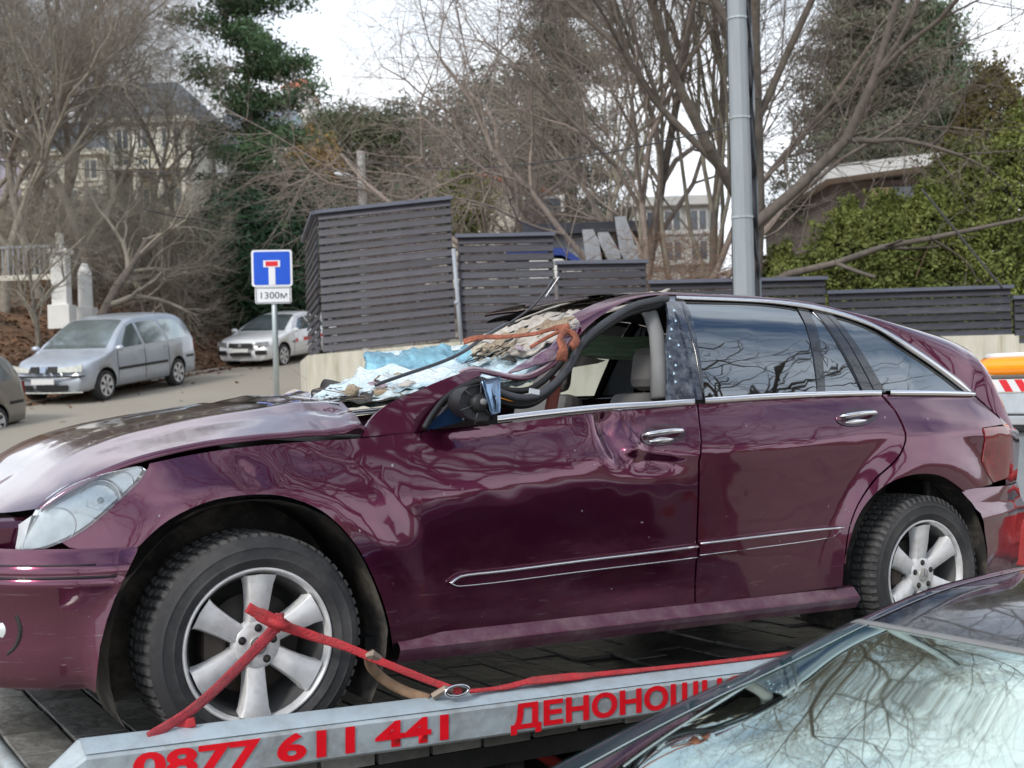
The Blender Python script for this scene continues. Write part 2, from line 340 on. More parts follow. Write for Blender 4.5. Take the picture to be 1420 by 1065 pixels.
# far hills
def hill(name, y0, pts, mat, dep):
    f = Sp([p[0] for p in pts], [p[1] for p in pts]); x0 = pts[0][0]; x1 = pts[-1][0]
    V = []; F = []; n = 70
    for i in range(n+1):
        x = x0+(x1-x0)*i/n; h = f(x)
        for j, (t, q) in enumerate(((0, 0), (0.25, 0.55), (0.5, 0.85), (0.8, 0.98), (1, 1), (1.6, 0.7))):
            V.append((x+dep*0.1*noise.noise(Vector((i*.3, j, 0))), y0+dep*t, -5+(h+5)*q*(1+0.05*noise.noise(Vector((i*.35, j*2.0, 3))))))
    for i in range(n):
        for j in range(5): F.append((i*6+j, (i+1)*6+j, (i+1)*6+j+1, i*6+j+1))
    return tag(mk(name, V, F, mat, None, True), kind='structure')
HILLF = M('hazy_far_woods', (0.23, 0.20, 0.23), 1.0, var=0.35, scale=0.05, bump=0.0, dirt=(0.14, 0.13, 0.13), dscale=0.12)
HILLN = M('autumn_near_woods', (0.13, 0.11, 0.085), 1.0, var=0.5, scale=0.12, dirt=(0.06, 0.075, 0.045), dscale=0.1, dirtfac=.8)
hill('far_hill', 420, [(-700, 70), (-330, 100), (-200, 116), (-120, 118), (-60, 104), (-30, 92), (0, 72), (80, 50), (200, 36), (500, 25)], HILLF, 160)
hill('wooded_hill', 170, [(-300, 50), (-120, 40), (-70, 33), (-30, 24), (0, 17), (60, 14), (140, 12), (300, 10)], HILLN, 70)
# ------------------------------------------------------------ the wrecked car: its own frame (x rearwards, -y towards the near side, z up from the deck)
P1 = AT(358, 895, FPX*0.5/213); P2 = AT(1281, 797, FPX*0.5/150)
SX = (P2-P1).normalized(); NX = SX.cross(Vector((0, 0, 1))).normalized(); UX = NX.cross(SX)
if UX.z < 0: UX = -UX
WB = (P2-P1).length; CO = P1-NX*0.93-UX*0.369
CARM = Matrix(((SX.x, -NX.x, UX.x, CO.x), (SX.y, -NX.y, UX.y, CO.y), (SX.z, -NX.z, UX.z, CO.z), (0, 0, 0, 1)))
CAMW = Vector((0, 0, CZ))
def hit(px, py, w):
    """car-frame (s,w,h) where the sight line meets the lengthwise plane w"""
    r = ray(px, py); t = (w-(CAMW-CO).dot(NX))/r.dot(NX); P = CAMW+r*t-CO
    return P.dot(SX), w, P.dot(UX)
def L(px, py, w):
    s, w, h = hit(px, py, w); return Vector((s, -w, h))
planf = Sp([-1.05, -.95, -.85, -.75, -.6, -.45, -.25, 0, 3.2, 3.6, 3.85, 4.0, 4.1, 4.2], [-.62, -.40, -.26, -.17, -.09, -.045, -.012, 0, 0, -.02, -.06, -.11, -.18, -.32])
hcf = Sp([-.5, .3, .63, 1.2, 1.84, 2.5, 3.1, 3.7, 4.3], [.70, .80, .83, .895, .957, .995, 1.015, 1.02, 1.01])
Gf = Sp([.7, .85, .95, 1.05, 1.2, 1.35, 1.5, 1.6, 1.66, 1.72], [.955, .945, .928, .90, .86, .805, .73, .645, .55, .40])
DENTS = []; CREASES = []
def Wf(s, h, dents=True):
    hc = hcf(s)
    def base(h):
        if h <= hc:
            lo = 0.938+0.012*math.sin(min(1, max(0, (h-.3)/(hc-.3)))*math.pi*0.9)
            t = sst(hc-0.34, hc, h); w1 = lo+(0.964-lo)*t
            if h < .32: w1 -= (.32-h)*.10
            return w1
        g = Gf(h); hb = hc+0.17; t = min(1, (h-hc)/(hb-hc)); e = Gf(hb)
        return g if h > hb else 0.964+(e-0.964)*(t**1.25)
    k = sst(.15, .75, s)
    wa = (base(h-.008)+base(h)+base(h+.008))/3
    wsm = min(0.957, Gf(h)+.0) if h > .7 else 0.955-(.7-h)*.02
    w = wa*k+wsm*(1-k)+planf(s)
    for (cx, am) in ((0, .030), (WB, .036)):
        r = math.hypot(s-cx, h-.369)
        if r < .72 and h > 0.25: w += am*(1-sst(.49, .70, r))*sst(.25, .4, h)
    if dents:
        for (a, b, ra, rb, am) in DENTS:
            q = ((s-a)/ra)**2+((h-b)/rb)**2
            if q < 9: w += am*math.exp(-q)
        for (a, b, c, d, wd, am) in CREASES:
            vx, vy = c-a, d-b; t = max(0, min(1, ((s-a)*vx+(h-b)*vy)/(vx*vx+vy*vy))); q = math.hypot(s-a-t*vx, h-b-t*vy)
            if q < wd: w += am*(1-q/wd)*(1-.6*abs(2*t-1))
        w += 0.0011*noise.noise(Vector((s*3.2, 0, h*6)))+0.0007*noise.noise(Vector((s*9, 4, h*14)))
    return w
def sh(px, py):
    w = .95
    for _ in range(30):
        s, _w, h = hit(px, py, w); w = .5*w+.5*Wf(max(-1, min(4.15, s)), h, False)
    return (s, h)
def SH(pts, n=0): q = cr_(pts, n) if n else pts; return [sh(*p) for p in q]
def near(off=0.0): return lambda s, h: (s, -(Wf(s, h)+off), h)
def far(off=0.0): return lambda s, h: (s, (Wf(s, h, False)+off), h)
d0 = sh(848, 598); d1 = sh(868, 622); d2 = sh(905, 640); d3 = sh(880, 815); d4 = sh(830, 585)
DENTS += [(d0[0], d0[1], .055, .09, -.040), (d1[0]+.03, d1[1], .05, .05, .018), (d2[0], d2[1]-.01, .14, .035, -.014), (d4[0]-.05, d4[1], .06, .05, .014), (d3[0], d3[1], .3, .07, -.016), (.2, .98, .10, .05, -.010), (-.02, .93, .05, .05, -.008)]
for (x0, y0, x1, y1, wd, am) in ((832, 574, 858, 634, .045, -.024), (858, 634, 896, 600, .030, .010), (858, 634, 930, 640, .035, -.010), (872, 572, 884, 612, .03, -.008), (800, 640, 858, 634, .03, .006), (330, 640, 352, 668, .035, -.008), (620, 612, 700, 604, .03, -.005)):
    CREASES.append(sh(x0, y0)+sh(x1, y1)+(wd, am))
WR = thing('wrecked_estate_car', 'wrecked plum purple estate car with crushed front roof on the tow truck deck', 'car', mat=CARM)

def both(name, poly, mat, step=.055, flange=.02, off=0.0, farside=True):
    o = surf_panel(name, poly, near(off), mat, WR, step, flange, 1)
    if farside: surf_panel(name, poly, far(off), mat, WR, step*2, flange, -1)
    return o
# outlines
archF = [(121, 950), (126, 915), (138, 871), (150, 838), (167, 800), (186, 768), (200, 750), (234, 721), (284, 697), (334, 687), (389, 687), (435, 702), (464, 722), (488, 748), (507, 778), (524, 815), (536, 850), (543, 884), (545, 905)]
gapH = [(583, 599), (560, 601), (500, 608), (420, 613), (340, 620), (270, 630), (207, 643)]
fender = SH(gapH, 3)+SH([(206, 648), (191, 668), (160, 697), (128, 725), (105, 741), (84, 751)], 2)+SH([(96, 759), (128, 763), (187, 760)], 2)
arch_up = [sh(*p) for p in cr_(archF, 3)]
i0 = min(range(len(arch_up)), key=lambda i: math.dist(arch_up[i], sh(189, 762)))
fender = fender+arch_up[i0+1:]+[sh(545, 893), sh(583, 886)]
both('front_fender', fender, PAINT, .05)
doorF = SH([(584, 886), (584, 800), (584, 700), (585, 640), (585, 601)])+SH([(590, 598), (640, 592), (690, 588), (760, 580), (830, 570), (900, 565), (966, 560)], 2)+SH([(968, 640), (967, 700), (965, 760), (963, 838)])+SH([(963, 838), (850, 852), (700, 871), (584, 886)], 2)[1:-1]
both('front_door', doorF, PAINT, .02)
doorR = SH([(966, 838), (968, 760), (970, 700), (971, 640), (969, 560)])+SH([(969, 560), (1060, 553), (1140, 549), (1220, 547)], 2)[1:]+SH([(1240, 570), (1254, 600), (1252, 620), (1240, 639), (1217, 659), (1203, 676), (1189, 699), (1180, 721), (1174, 746), (1170, 783), (1168, 813)], 2)+SH([(1168, 813), (1080, 824), (966, 838)], 2)[1:-1]
both('rear_door', doorR, PAINT, .05)
archR = [(1170, 781), (1180, 744), (1188, 720), (1202, 697), (1223, 676), (1245, 664), (1273, 657), (1302, 659), (1324, 671), (1344, 689), (1358, 713), (1366, 741), (1369, 769), (1368, 793)]
aR = [sh(*p) for p in cr_(archR, 3)]
iq = min(range(len(aR)), key=lambda i: math.dist(aR[i], sh(1335, 681)))
quarter = SH([(1173, 782), (1176, 746), (1182, 722), (1191, 700), (1205, 678), (1219, 661), (1242, 641), (1254, 622), (1257, 600), (1243, 570), (1224, 547)], 2)+SH([(1224, 547), (1290, 547), (1351, 549)], 2)[1:]+[(0, 0)]
# body side above the rear lamp, to where the tailgate begins
quarter = quarter[:-2]
topR = SH([(1351, 550), (1366, 560), (1382, 574), (1392, 588)], 2)
quarter = quarter+topR+SH([(1362, 593), (1364, 610), (1360, 640), (1374, 664)])+SH([(1376, 671), (1336, 680)])+aR[:iq+1][::-1]
both('rear_quarter_panel', quarter, PAINT, .05)
lampR = SH([(1363, 594), (1375, 592), (1390, 591), (1399, 592)])+SH([(1404, 612), (1406, 636), (1403, 656), (1392, 664), (1377, 669), (1368, 655), (1362, 640), (1366, 612)])
REDL = M('dark_red_lamp_lens', (0.22, 0.008, 0.015), 0.1, coat=1, var=0.3, scale=18)
LR = both('tail_lamp', lampR, REDL, .03, .01, 0.004)
# rear bumper and tailgate: lofts over plan stations round the corner
def rear_ring(h, ins=0.0):
    e = sh(1336, 681)[0]
    out = []
    s0 = WB+0.42
    for s in (s0, 3.8, 3.9, 4.0, 4.08): out.append((s, -(Wf(s, h, False)-ins)))
    w4 = Wf(4.08, h, False)-ins; x4 = 4.08
    for a in (15, 30, 45, 60, 75, 90): out.append((x4+.16*math.sin(R(a)), -(w4-.10-.16+.16*math.cos(R(a))+.10*(1-a/90))))
    wl = -out[-1][1]
    for k in range(1, 9): out.append((x4+.16+.035*math.sin(k/9*math.pi), -(wl-(2*wl)*k/9)))
    n = len(out)
    for i in range(10, -1, -1): out.append((out[i][0], -out[i][1]))
    return out
def loft(name, rows, mat, parent, smooth=True):
    V = [p for r in rows for p in r]; n = len(rows[0]); F = [(i*n+j, i*n+j+1, (i+1)*n+j+1, (i+1)*n+j) for i in range(len(rows)-1) for j in range(n-1)]
    return mk(name, V, F, mat, parent, smooth)
def rows_rear(hs): return [[(x+dx, y, h) for (x, y) in rear_ring(h, ins)] for (h, dx, ins) in hs]
bq = sorted([(p[1], p[0]) for p in aR[iq:]]); bq = [q for i, q in enumerate(bq) if i == 0 or q[0] > bq[i-1][0]+1e-4]; arcRb = Sp([a for a, _ in bq], [b+.004 for _, b in bq])
HJ = sh(1345, 680)[1]
bm_rows = []
for (h, dx, ins, s0) in ((.26, -.03, .05, 3.74), (.30, 0, .015, 3.735), (.36, .02, 0, 3.73), (.46, .03, 0, 3.715), (.54, .04, 0, 3.69), (.60, .07, -.012, 3.66), (.64, .075, -.014, 3.64), (.66, .05, 0, 3.62), (.69, .03, .0, 3.60), (HJ-.02, .02, 0, 3.6), (HJ+.004, .01, 0.004, 3.6)):
    s0 = arcRb(h); rg = rear_ring(h, ins); rg[0] = (s0, rg[0][1]); rg[-1] = (s0, rg[-1][1]); bm_rows.append([(x+(dx if 4 < i < len(rg)-5 else 0), y, h) for i, (x, y) in enumerate(rg)])
loft('rear_bumper', bm_rows, PAINT, WR)
tg = []
for (h, dx) in ((.69, .0), (.8, .02), (.95, .03), (1.02, .02), (1.05, -.02)):
    rg = rear_ring(h); tg.append([(x+dx*(2 < i < len(rg)-7), y*.985, h) for i, (x, y) in enumerate(rg[2:-2])])
tg.append([(3.93, y*.9, 1.08) for (x, y, h) in tg[-1]])
loft('tailgate', tg, PAINT, WR)
# wheel arch linings and dark inner structure
for cx in (0, WB):
    for sd_ in (-1, 1):
        V = []; F = []
        for i in range(25):
            a = R(-30+240*i/24)
            for (y, r) in ((.915, .475), (.86, .465), (.55, .46)): V.append((cx+r*math.cos(a), sd_*y, .369+r*math.sin(a)*1.0))
        for i in range(24):
            for j in range(2): F.append((i*3+j, i*3+j+1, (i+1)*3+j+1, (i+1)*3+j))
        c = len(V); V.append((cx, sd_*.55, .3)); F += [(c, i*3+2, (i+1)*3+2) for i in range(24)]
        mk('arch_liner', V, F, LINER, WR, True)
box('floor_pan', (.42, WB-.45, -.85, .85, .24, .34), UNDER, WR)
box('floor_pan', (WB-.45, 4.0, -.54, .54, .20, .55), UNDER, WR)
box('engine_block', (-.7, .42, -.54, .54, .22, .82), UNDER, WR, .04)
# sills
SILL = M('dusty_sheen_plum_sill', (0.12, 0.035, 0.065), 0.35, metal=.2, coat=.4, dirt=(0.27, 0.22, 0.20), dirtfac=.6, dscale=6)  # paler plum puts the ledge's sky sheen into the colour, besides real dust
for sd_ in (-1, 1):
    rows = []
    for i in range(30):
        s = .49+(2.74-.49)*i/29; u = i/29; top = .345+.0*u; b = -.0
        e = .02*(sst(0, .12, u)); rows.append([(s, sd_*(.92), top+.012), (s, sd_*(.942), top+.006), (s, sd_*(.975+b), top-.018-e*.5), (s, sd_*(.983), top-.034), (s, sd_*.972, .288), (s, sd_*.955, .262), (s, sd_*.91, .255), (s, sd_*.80, .255)])
    loft('sill', rows, SILL, WR, False)
# rub strips with chrome
def strip(pts_top, pts_bot, name, name2):
    T = SH(pts_top, 3); B = SH(pts_bot, 3); o = both(name, T+B[::-1], PAINT, .05, .014, .013)
    for sg in (-1, 1):
        P = [Vector((s, sg*(Wf(s, h-.008, False)+.017), h-.010)) for s, h in T]; c = tube(name2, P, .0055, CHROME, None, 6, up=(0, 1, 0)); c.parent = WR
        P = [Vector((s, sg*(Wf(s, h, False)+.011), h+.001)) for s, h in B]; c = tube(name2, P, .003, CHROME, None, 6, up=(0, 1, 0)); c.parent = WR
strip([(622, 805), (630, 798), (645, 793), (700, 787), (800, 774), (900, 762), (964, 754)], [(622, 807), (630, 812), (645, 812), (700, 806), (800, 793), (900, 781), (964, 773)], 'rub_strip', 'chrome_strip')
strip([(968, 750), (1060, 739), (1120, 732), (1166, 728)], [(968, 770), (1060, 758), (1120, 750), (1152, 744), (1163, 735)], 'rub_strip', 'chrome_strip')
# character bands: chrome along the belt and the roof arc
def band(name, T, B, mat, off, sides=(-1, 1)):
    for sg in sides:
        V = []
        for (a, b) in zip(T, B):
            for k, (q, o) in enumerate(((a, -.004), (a, off), (b, off), (b, -.004))): V.append((q[0], sg*(Wf(q[0], q[1], False)+o), q[1]))
        F = [(i*4+j, i*4+j+1, i*4+4+j+1, i*4+4+j) for i in range(len(T)-1) for j in range(3)]
        mk(name, V, F, mat, WR, True)
bt = [(685, 577), (760, 568), (840, 560), (900, 557), (961, 553), (1060, 546), (1140, 543), (1220, 541), (1290, 541), (1350, 543)]
bb = [(685, 587), (760, 578), (835, 571), (900, 566), (961, 561), (1060, 554), (1140, 550), (1220, 548), (1290, 548), (1350, 549)]
T = SH(bt, 6); B = SH(bb, 6)
band('belt_chrome', T[:25], B[:25], CHROME, .012); band('belt_chrome', T[25:43], B[25:43], CHROME, .012); band('belt_chrome', T[43:], B[43:], CHROME, .012)
rt = [(936, 410), (1000, 412), (1060, 415), (1110, 420), (1145, 427), (1180, 437), (1220, 453), (1262, 478), (1300, 504), (1330, 527), (1353, 547)]
rb = [(936, 415), (1000, 417), (1060, 420), (1110, 426), (1145, 433), (1180, 443), (1217, 458), (1257, 484), (1295, 510), (1325, 533), (1346, 549)]
RT = SH(rt, 5); RB = SH(rb, 5); band('roof_chrome', RT, RB, CHROME, .010)
# window panes of the greenhouse
rdw = SH([(948, 416), (1000, 418), (1060, 421), (1104, 426), (1137, 544), (1060, 547), (978, 554), (968, 480)], 0); both('rear_door_window', rdw, TINT, .08, .008, -.010, False)
surf_panel('rear_door_window', rdw, far(-.010), CLEAR, WR, .16, .008, -1)
both('rear_quarter_light', SH([(1122, 429), (1140, 433), (1163, 470), (1196, 542), (1145, 543)], 0), TINT, .08, .008, -.010)
both('side_window', SH([(1152, 436), (1180, 444), (1217, 460), (1257, 486), (1295, 512), (1322, 532), (1340, 545), (1222, 542)], 0), TINT, .08, .008, -.008)
both('window_bar', SH([(1104, 424), (1121, 428), (1146, 545), (1136, 546)], 0), TRIM, .08, .01, -.004)
both('door_pillar_trim', SH([(1128, 430), (1141, 432), (1212, 544), (1198, 544)], 0), TRIM, .08, .012, .0)
both('quarter_pillar_trim', SH([(1142, 432), (1153, 435), (1228, 544), (1214, 544)], 0), TRIM, .08, .012, .0)
PILG = M('scratched_gloss_black', (0.02, 0.028, 0.05), 0.2, coat=1, var=.6, scale=9, dirt=(.3, .34, .38), dirtfac=.5, dscale=25)
both('centre_pillar', SH([(921, 412), (936, 411), (948, 416), (968, 480), (978, 554), (926, 556), (924, 480)], 0), PILG, .04, .014, .0)
tube('pillar_edge', [L(x, y, w) for x, y, w in ((946, 420, .70), (955, 450, .77), (965, 490, .83), (972, 530, .87), (976, 553, .89))], .006, TRIM, None, 6).parent = WR
GREYT = M('grey_interior_trim', (0.20, 0.20, 0.20), 0.7, var=.1)
tube('pillar_inner_trim', [L(x, y, w) for x, y, w in ((888, 420, .56), (902, 436, .62), (911, 465, .68), (914, 500, .74), (915, 553, .80))], [.03, .035, .035, .035, .04], GREYT, None, 8, flat=.8).parent = WR
for i in range(9):
    p = sh(929+random.uniform(-3, 10), 430+i*13+random.uniform(-4, 4)); s_, h_ = p
    mk('glass_shard', [(s_, -(Wf(s_, h_)+.006), h_), (s_+.008, -(Wf(s_, h_)+.012), h_+.004), (s_+.003, -(Wf(s_, h_)+.004), h_+.013)], [(0, 1, 2)], M('bluish_glass_shards', (.45, .65, .8), .1, coat=1), WR)

# roof shell from the side arc over the centre to the other side
hs_c = Sp([0.0, 1.35, 1.6, 2.07, 2.6, 3.17, 3.55, 3.74, 3.80, 3.86, 3.92, 3.98], [1.55, 1.59, 1.625, 1.668, 1.655, 1.612, 1.562, 1.53, 1.50, 1.36, 1.18, 1.06])
arc = [p for p in RT]; arcx = [a[0] for a in arc]; arch_ = [a[1] for a in arc]
frontarc = SH([(806, 462), (822, 447), (845, 431), (870, 418), (900, 411), (930, 409)], 3)
allarc = sorted(frontarc+arc, key=lambda a: a[0])
ax = []; ay = []
for a in allarc:
    if not ax or a[0] > ax[-1]+.012: ax.append(a[0]); ay.append(a[1]+.003)
ax = [a for a in ax if a < 3.70]; ay = ay[:len(ax)]; ax += [3.76, 3.86, 3.98]; ay += [1.17, 1.09, 1.01]
arcf = Sp(ax, ay)
rows = []
s_list = [ax[0]+(3.945-ax[0])*i/60 for i in range(61)]
for s in s_list:
    he = arcf(s); we = Wf(s, he, False)+.004; ht = max(hs_c(s), he+.03); row = []
    for k in range(15):
        u = k/14; a = u*math.pi/2; e = 2/(2.35+1.35*sst(2.6, 3.7, s))
        x = we*math.cos(a)**e if k < 14 else 0; z = he+(ht-he)*math.sin(a)**e
        row.append((s, -x, z))
    row += [(p[0], -p[1], p[2]) for p in row[:-1][::-1]]
    rows.append(row)
# the front of the roof sheet is torn back on the crushed side: keep only the side rail there
full = [r for r, s in zip(rows, s_list) if s > 1.76]; railF = [r[:5] for r, s in zip(rows, s_list) if s <= 1.80]; railB = [r[-5:] for r, s in zip(rows, s_list) if s <= 1.66]
loft('roof', full, PAINT, WR); loft('roof_rail', railF, PAINT, WR)
HEAD = M('dark_headliner', (0.035, 0.035, 0.04), 0.9)
loft('headliner', [[(p[0], p[1]*.96, p[2]-.035) for p in r] for r in full], HEAD, WR)
# door handles
for (cx, cy, rx, ry, g) in ((918, 603, 32, 15, 0), (1188, 578, 29, 13, 1)):
    ring = [(cx+rx*math.cos(R(a)), cy+ry*math.sin(R(a))-rx*math.cos(R(a))*.10) for a in range(0, 360, 20)]
    cup = both('door_handle', SH(ring), M('handle_recess_plum', (0.035, 0.006, 0.014), .2, coat=1), .03, 0, .0035)
    for sg in (-1, 1):
        P = []
        for k in range(9):
            u = k/8; s, h = sh(cx-rx*.9+2*rx*.88*u, cy+ry*.0-(u-.5)*6-3+2*math.sin(u*3.1)*-1); P.append(Vector((s, sg*(Wf(s, h, False)+.008+.032*math.sin(u*math.pi)**.5), h)))
        t = tube('handle_bar', P, [.006]+[.011]*7+[.007], CHROME, None, 8, up=(0, 1, 0)); t.parent = cup if sg < 0 else WR
        P = []
        for k in range(7):
            u = k/6; s, h = sh(cx-rx*.55+rx*1.0*u, cy+ry*.52-(u-.5)*3.5); P.append(Vector((s, sg*(Wf(s, h, False)+.004), h)))
        t = tube('handle_reflector', P, [.004, .009, .012, .013, .011, .008, .004], CHROME, None, 8, up=(0, 1, 0), flat=.4); t.parent = cup if sg < 0 else WR
kc = sh(1163, 582)
lathe('lock_cover', [(-.002, 0), (-.002, .014), (0, .017), (.004, .018)], 20, PAINT, WR, c=(kc[0], -(Wf(*kc)+.003), kc[1]))

# hood
hgap = [sh(*p) for p in gapH]
hx = Sp(sorted([p[0] for p in hgap]+[-.80, -.62]), [q for _, q in sorted([(p[0], p[1]) for p in hgap]+[(-.80, .80), (-.62, .885)])])
sil = [hit(x, y, -.15) for x, y in ((0, 641), (20, 626), (68, 603), (135, 586), (203, 572), (287, 557), (338, 550))]
sil = sorted([(p[0], p[2]) for p in sil])
cxs = [-.86]+[p[0] for p in sil]+[1.0]; cys = [.84]+[p[1]-.004 for p in sil]+[sil[-1][1]+.03]
q = sorted(zip(cxs, cys)); cxs = [a for a, _ in q]; cys = [b for _, b in q]
hcen = Sp(cxs, cys)
def hedge(s): return Wf(s, hx(s), False)-.012
def hoodf(u, v):
    # u along, v across -1..1
    vv = abs(v); s0 = -.80+.34*vv**3*0+.30*max(0, vv-.3)**2
    s1 = .40+.10*(1-vv*vv)
    s = s0+(s1-s0)*u; e = hx(s)+.030; c = hcen(s)
    wd = hedge(s); z = e+(c-e)*(1-vv**2.6)*1.0
    z += .012*math.exp(-((vv-.62)/.07)**2)*sst(-.7, -.2, s)
    if u > .55: z += .018*noise.noise(Vector((s*7, v*4, 0)))*sst(.6, 1, u)+.014*noise.noise(Vector((s*17, v*9, 5)))*sst(.75, 1, u)
    z += .003*noise.noise(Vector((s*5, v*5, 2)))
    z -= .065*(1-u)**7
    return (s, v*wd, z)
V, F = grid_vf(56, 61, lambda a, b: hoodf(a, b*2-1))
n0 = len(V)
for i in list(range(56)):   # turned down edges
    for j, dyy in ((0, 1), (60, -1)):
        p = V[i*61+j]; V.append((p[0], p[1]-dyy*(-.004), p[2]-.014))
for i in range(55):
    F.append((i*61, n0+2*i, n0+2*i+2, (i+1)*61)); F.append((i*61+60, (i+1)*61+60, n0+2*i+3, n0+2*i+1))
mk('hood', V, F, PAINT, WR, True)

# front end: bumper loft round the corners
BP = [(-.38, .955), (-.47, .950), (-.56, .930), (-.65, .895), (-.73, .84), (-.80, .76), (-.86, .64), (-.90, .48), (-.925, .28), (-.935, .1)]
bx = SH([(189, 762), (167, 805), (146, 850), (132, 900), (124, 948)]); bx = sorted([(h, s) for s, h in bx]); arcS = Sp([a for a, _ in bx], [b for _, b in bx])
rows = []
for (h, o) in ((.285, -.035), (.30, -.01), (.34, 0), (.42, .0), (.50, .0), (.56, .004), (.60, .014), (.625, .018), (.63, .012), (.64, .012), (.665, .014), (.67, .008), (.70, .0), (.715, -.012)):
    s0 = arcS(h); row = [(s0, -.965+.0, h)]
    for (s, w_) in cr_([(max(s0*0-.45, -.45), .953)]+BP[1:], 2):
        if s < s0-.02: row.append((s-o, -(w_+o), h))
    while len(row) < 20: row.insert(1, tuple((row[0][k]+row[1][k])/2 for k in range(3)))
    row = row[:1]+row[-19:]
    row += [(p[0], -p[1], p[2]) for p in row[::-1]]
    rows.append(row)
loft('front_bumper', rows, PAINT, WR)
def bump_line(name, h, i0, i1, r, mat):
    row = min(rows, key=lambda q: abs(q[3][2]-h)); P = [Vector((p[0]-.003, p[1]-.003, h)) for p in row[i0:i1]]; tube(name, P, r, mat, None, 5).parent = WR
bump_line('bumper_seam', .632, 2, 20, .004, BLACK); bump_line('bumper_seam', .668, 4, 20, .0035, BLACK)
# head lamps
LENS = M('hazed_headlamp_lens', (0.66, 0.72, 0.74), 0.25, coat=1, var=.22, scale=7, bump=.05)
HLG = glassy('scuffed_clear_lens', (.86, .90, .92), .10, 1.5)
REFL = M('lamp_reflector', (.70, .76, .82), .22, metal=.45, var=.35, scale=9)
def headf(off, sg):
    def f(s, h):
        # lamp follows the corner between fender and hood front
        return (s, sg*(Wf(s, min(h, .96), False)*1.0+off-0.45*sst(.80, 1.0, h)*sst(-.3, -.9, s)*0.12), h)
    return f
hl = SH([(196, 647), (186, 648), (165, 652), (140, 658), (113, 667), (90, 678), (70, 692), (55, 706)], 2)
hl2 = SH([(203, 652), (191, 670), (160, 699), (128, 727), (105, 742), (83, 753), (60, 761), (38, 765), (30, 760), (36, 742), (46, 722)], 2)
for sg in (-1, 1): surf_panel('headlamp', hl+hl2[::-1], headf(.006, sg), HLG, WR, .03, .012, 1 if sg < 0 else -1); surf_panel('lamp_housing', hl+hl2[::-1], headf(-.045, sg), REFL, WR, .03, .0, 1 if sg < 0 else -1)
for sg in (1, -1):
    for (x, y, r) in ((140, 694, .062), (82, 728, .052), (172, 668, .030)):
        c = L(x, y, .84 if x > 100 else .80); b_ = lathe('lamp_bowl', cr_([(.03, 0), (.025, r*.4), (.0, r*.85), (-.012, r), (-.006, r*1.08), (.02, r*1.1)], 2), 28, CHROME, WR); b_.location = (c.x, c.y*sg, c.z); b_.rotation_euler = (0, 0, R(-28 if sg > 0 else 208))
        g_ = lathe('lamp_bulb', [(-.012, 0), (-.008, .01), (.01, .014), (.02, .014)], 14, LENS, WR); g_.location = b_.location; g_.rotation_euler = b_.rotation_euler
inner = [L(44, 715, .80), L(22, 730, .70), L(0, 752, .62), L(-30, 770, .50), L(-20, 790, .52), L(10, 768, .66), L(30, 762, .76)]
for sg in (1, -1):
    V = [(p.x, p.y*sg, p.z) for p in inner]; mk('headlamp_inner', V+[(v[0]+.05, v[1]+.02*sg, v[2]) for v in V], [tuple(range(7))]+[(i, (i+1) % 7, 7+(i+1) % 7, 7+i) for i in range(7)], LENS, WR)
# grille behind the bumper top
gr = box('grille', (-.88, -.80, -.42, .42, .60, .80), BLACK, WR, .02)
for k in range(4): box('grille_bar', (-.905, -.885, -.40, .40, .64+.045*k, .652+.045*k), CHROME, gr)
box('front_panel', (-.84, -.55, -.72, .72, .5, .80), PAINT, WR, .03)
box('nose_panel', (-.905, -.60, -.70, .70, .705, .775), PAINT, WR, .03)
for sg in (-1, 1):
    c = L(2, 872, .78); f = lathe('fog_lamp', [(-.03, 0), (-.028, .04), (-.015, .06), (0.02, .066), (.03, .05)], 24, REFL, WR, c=(0, 0, 0)); f.location = (c.x, c.y if sg < 0 else -c.y, c.z); f.rotation_euler = (0, 0, R(-48 if sg < 0 else 228)); f.scale = (.75, .75, .75)
    f2 = lathe('fog_lamp_ring', [(.0, .066), (-.02, .075), (-.02, .085), (.02, .09)], 24, BLACK, WR); f2.location = f.location; f2.rotation_euler = f.rotation_euler
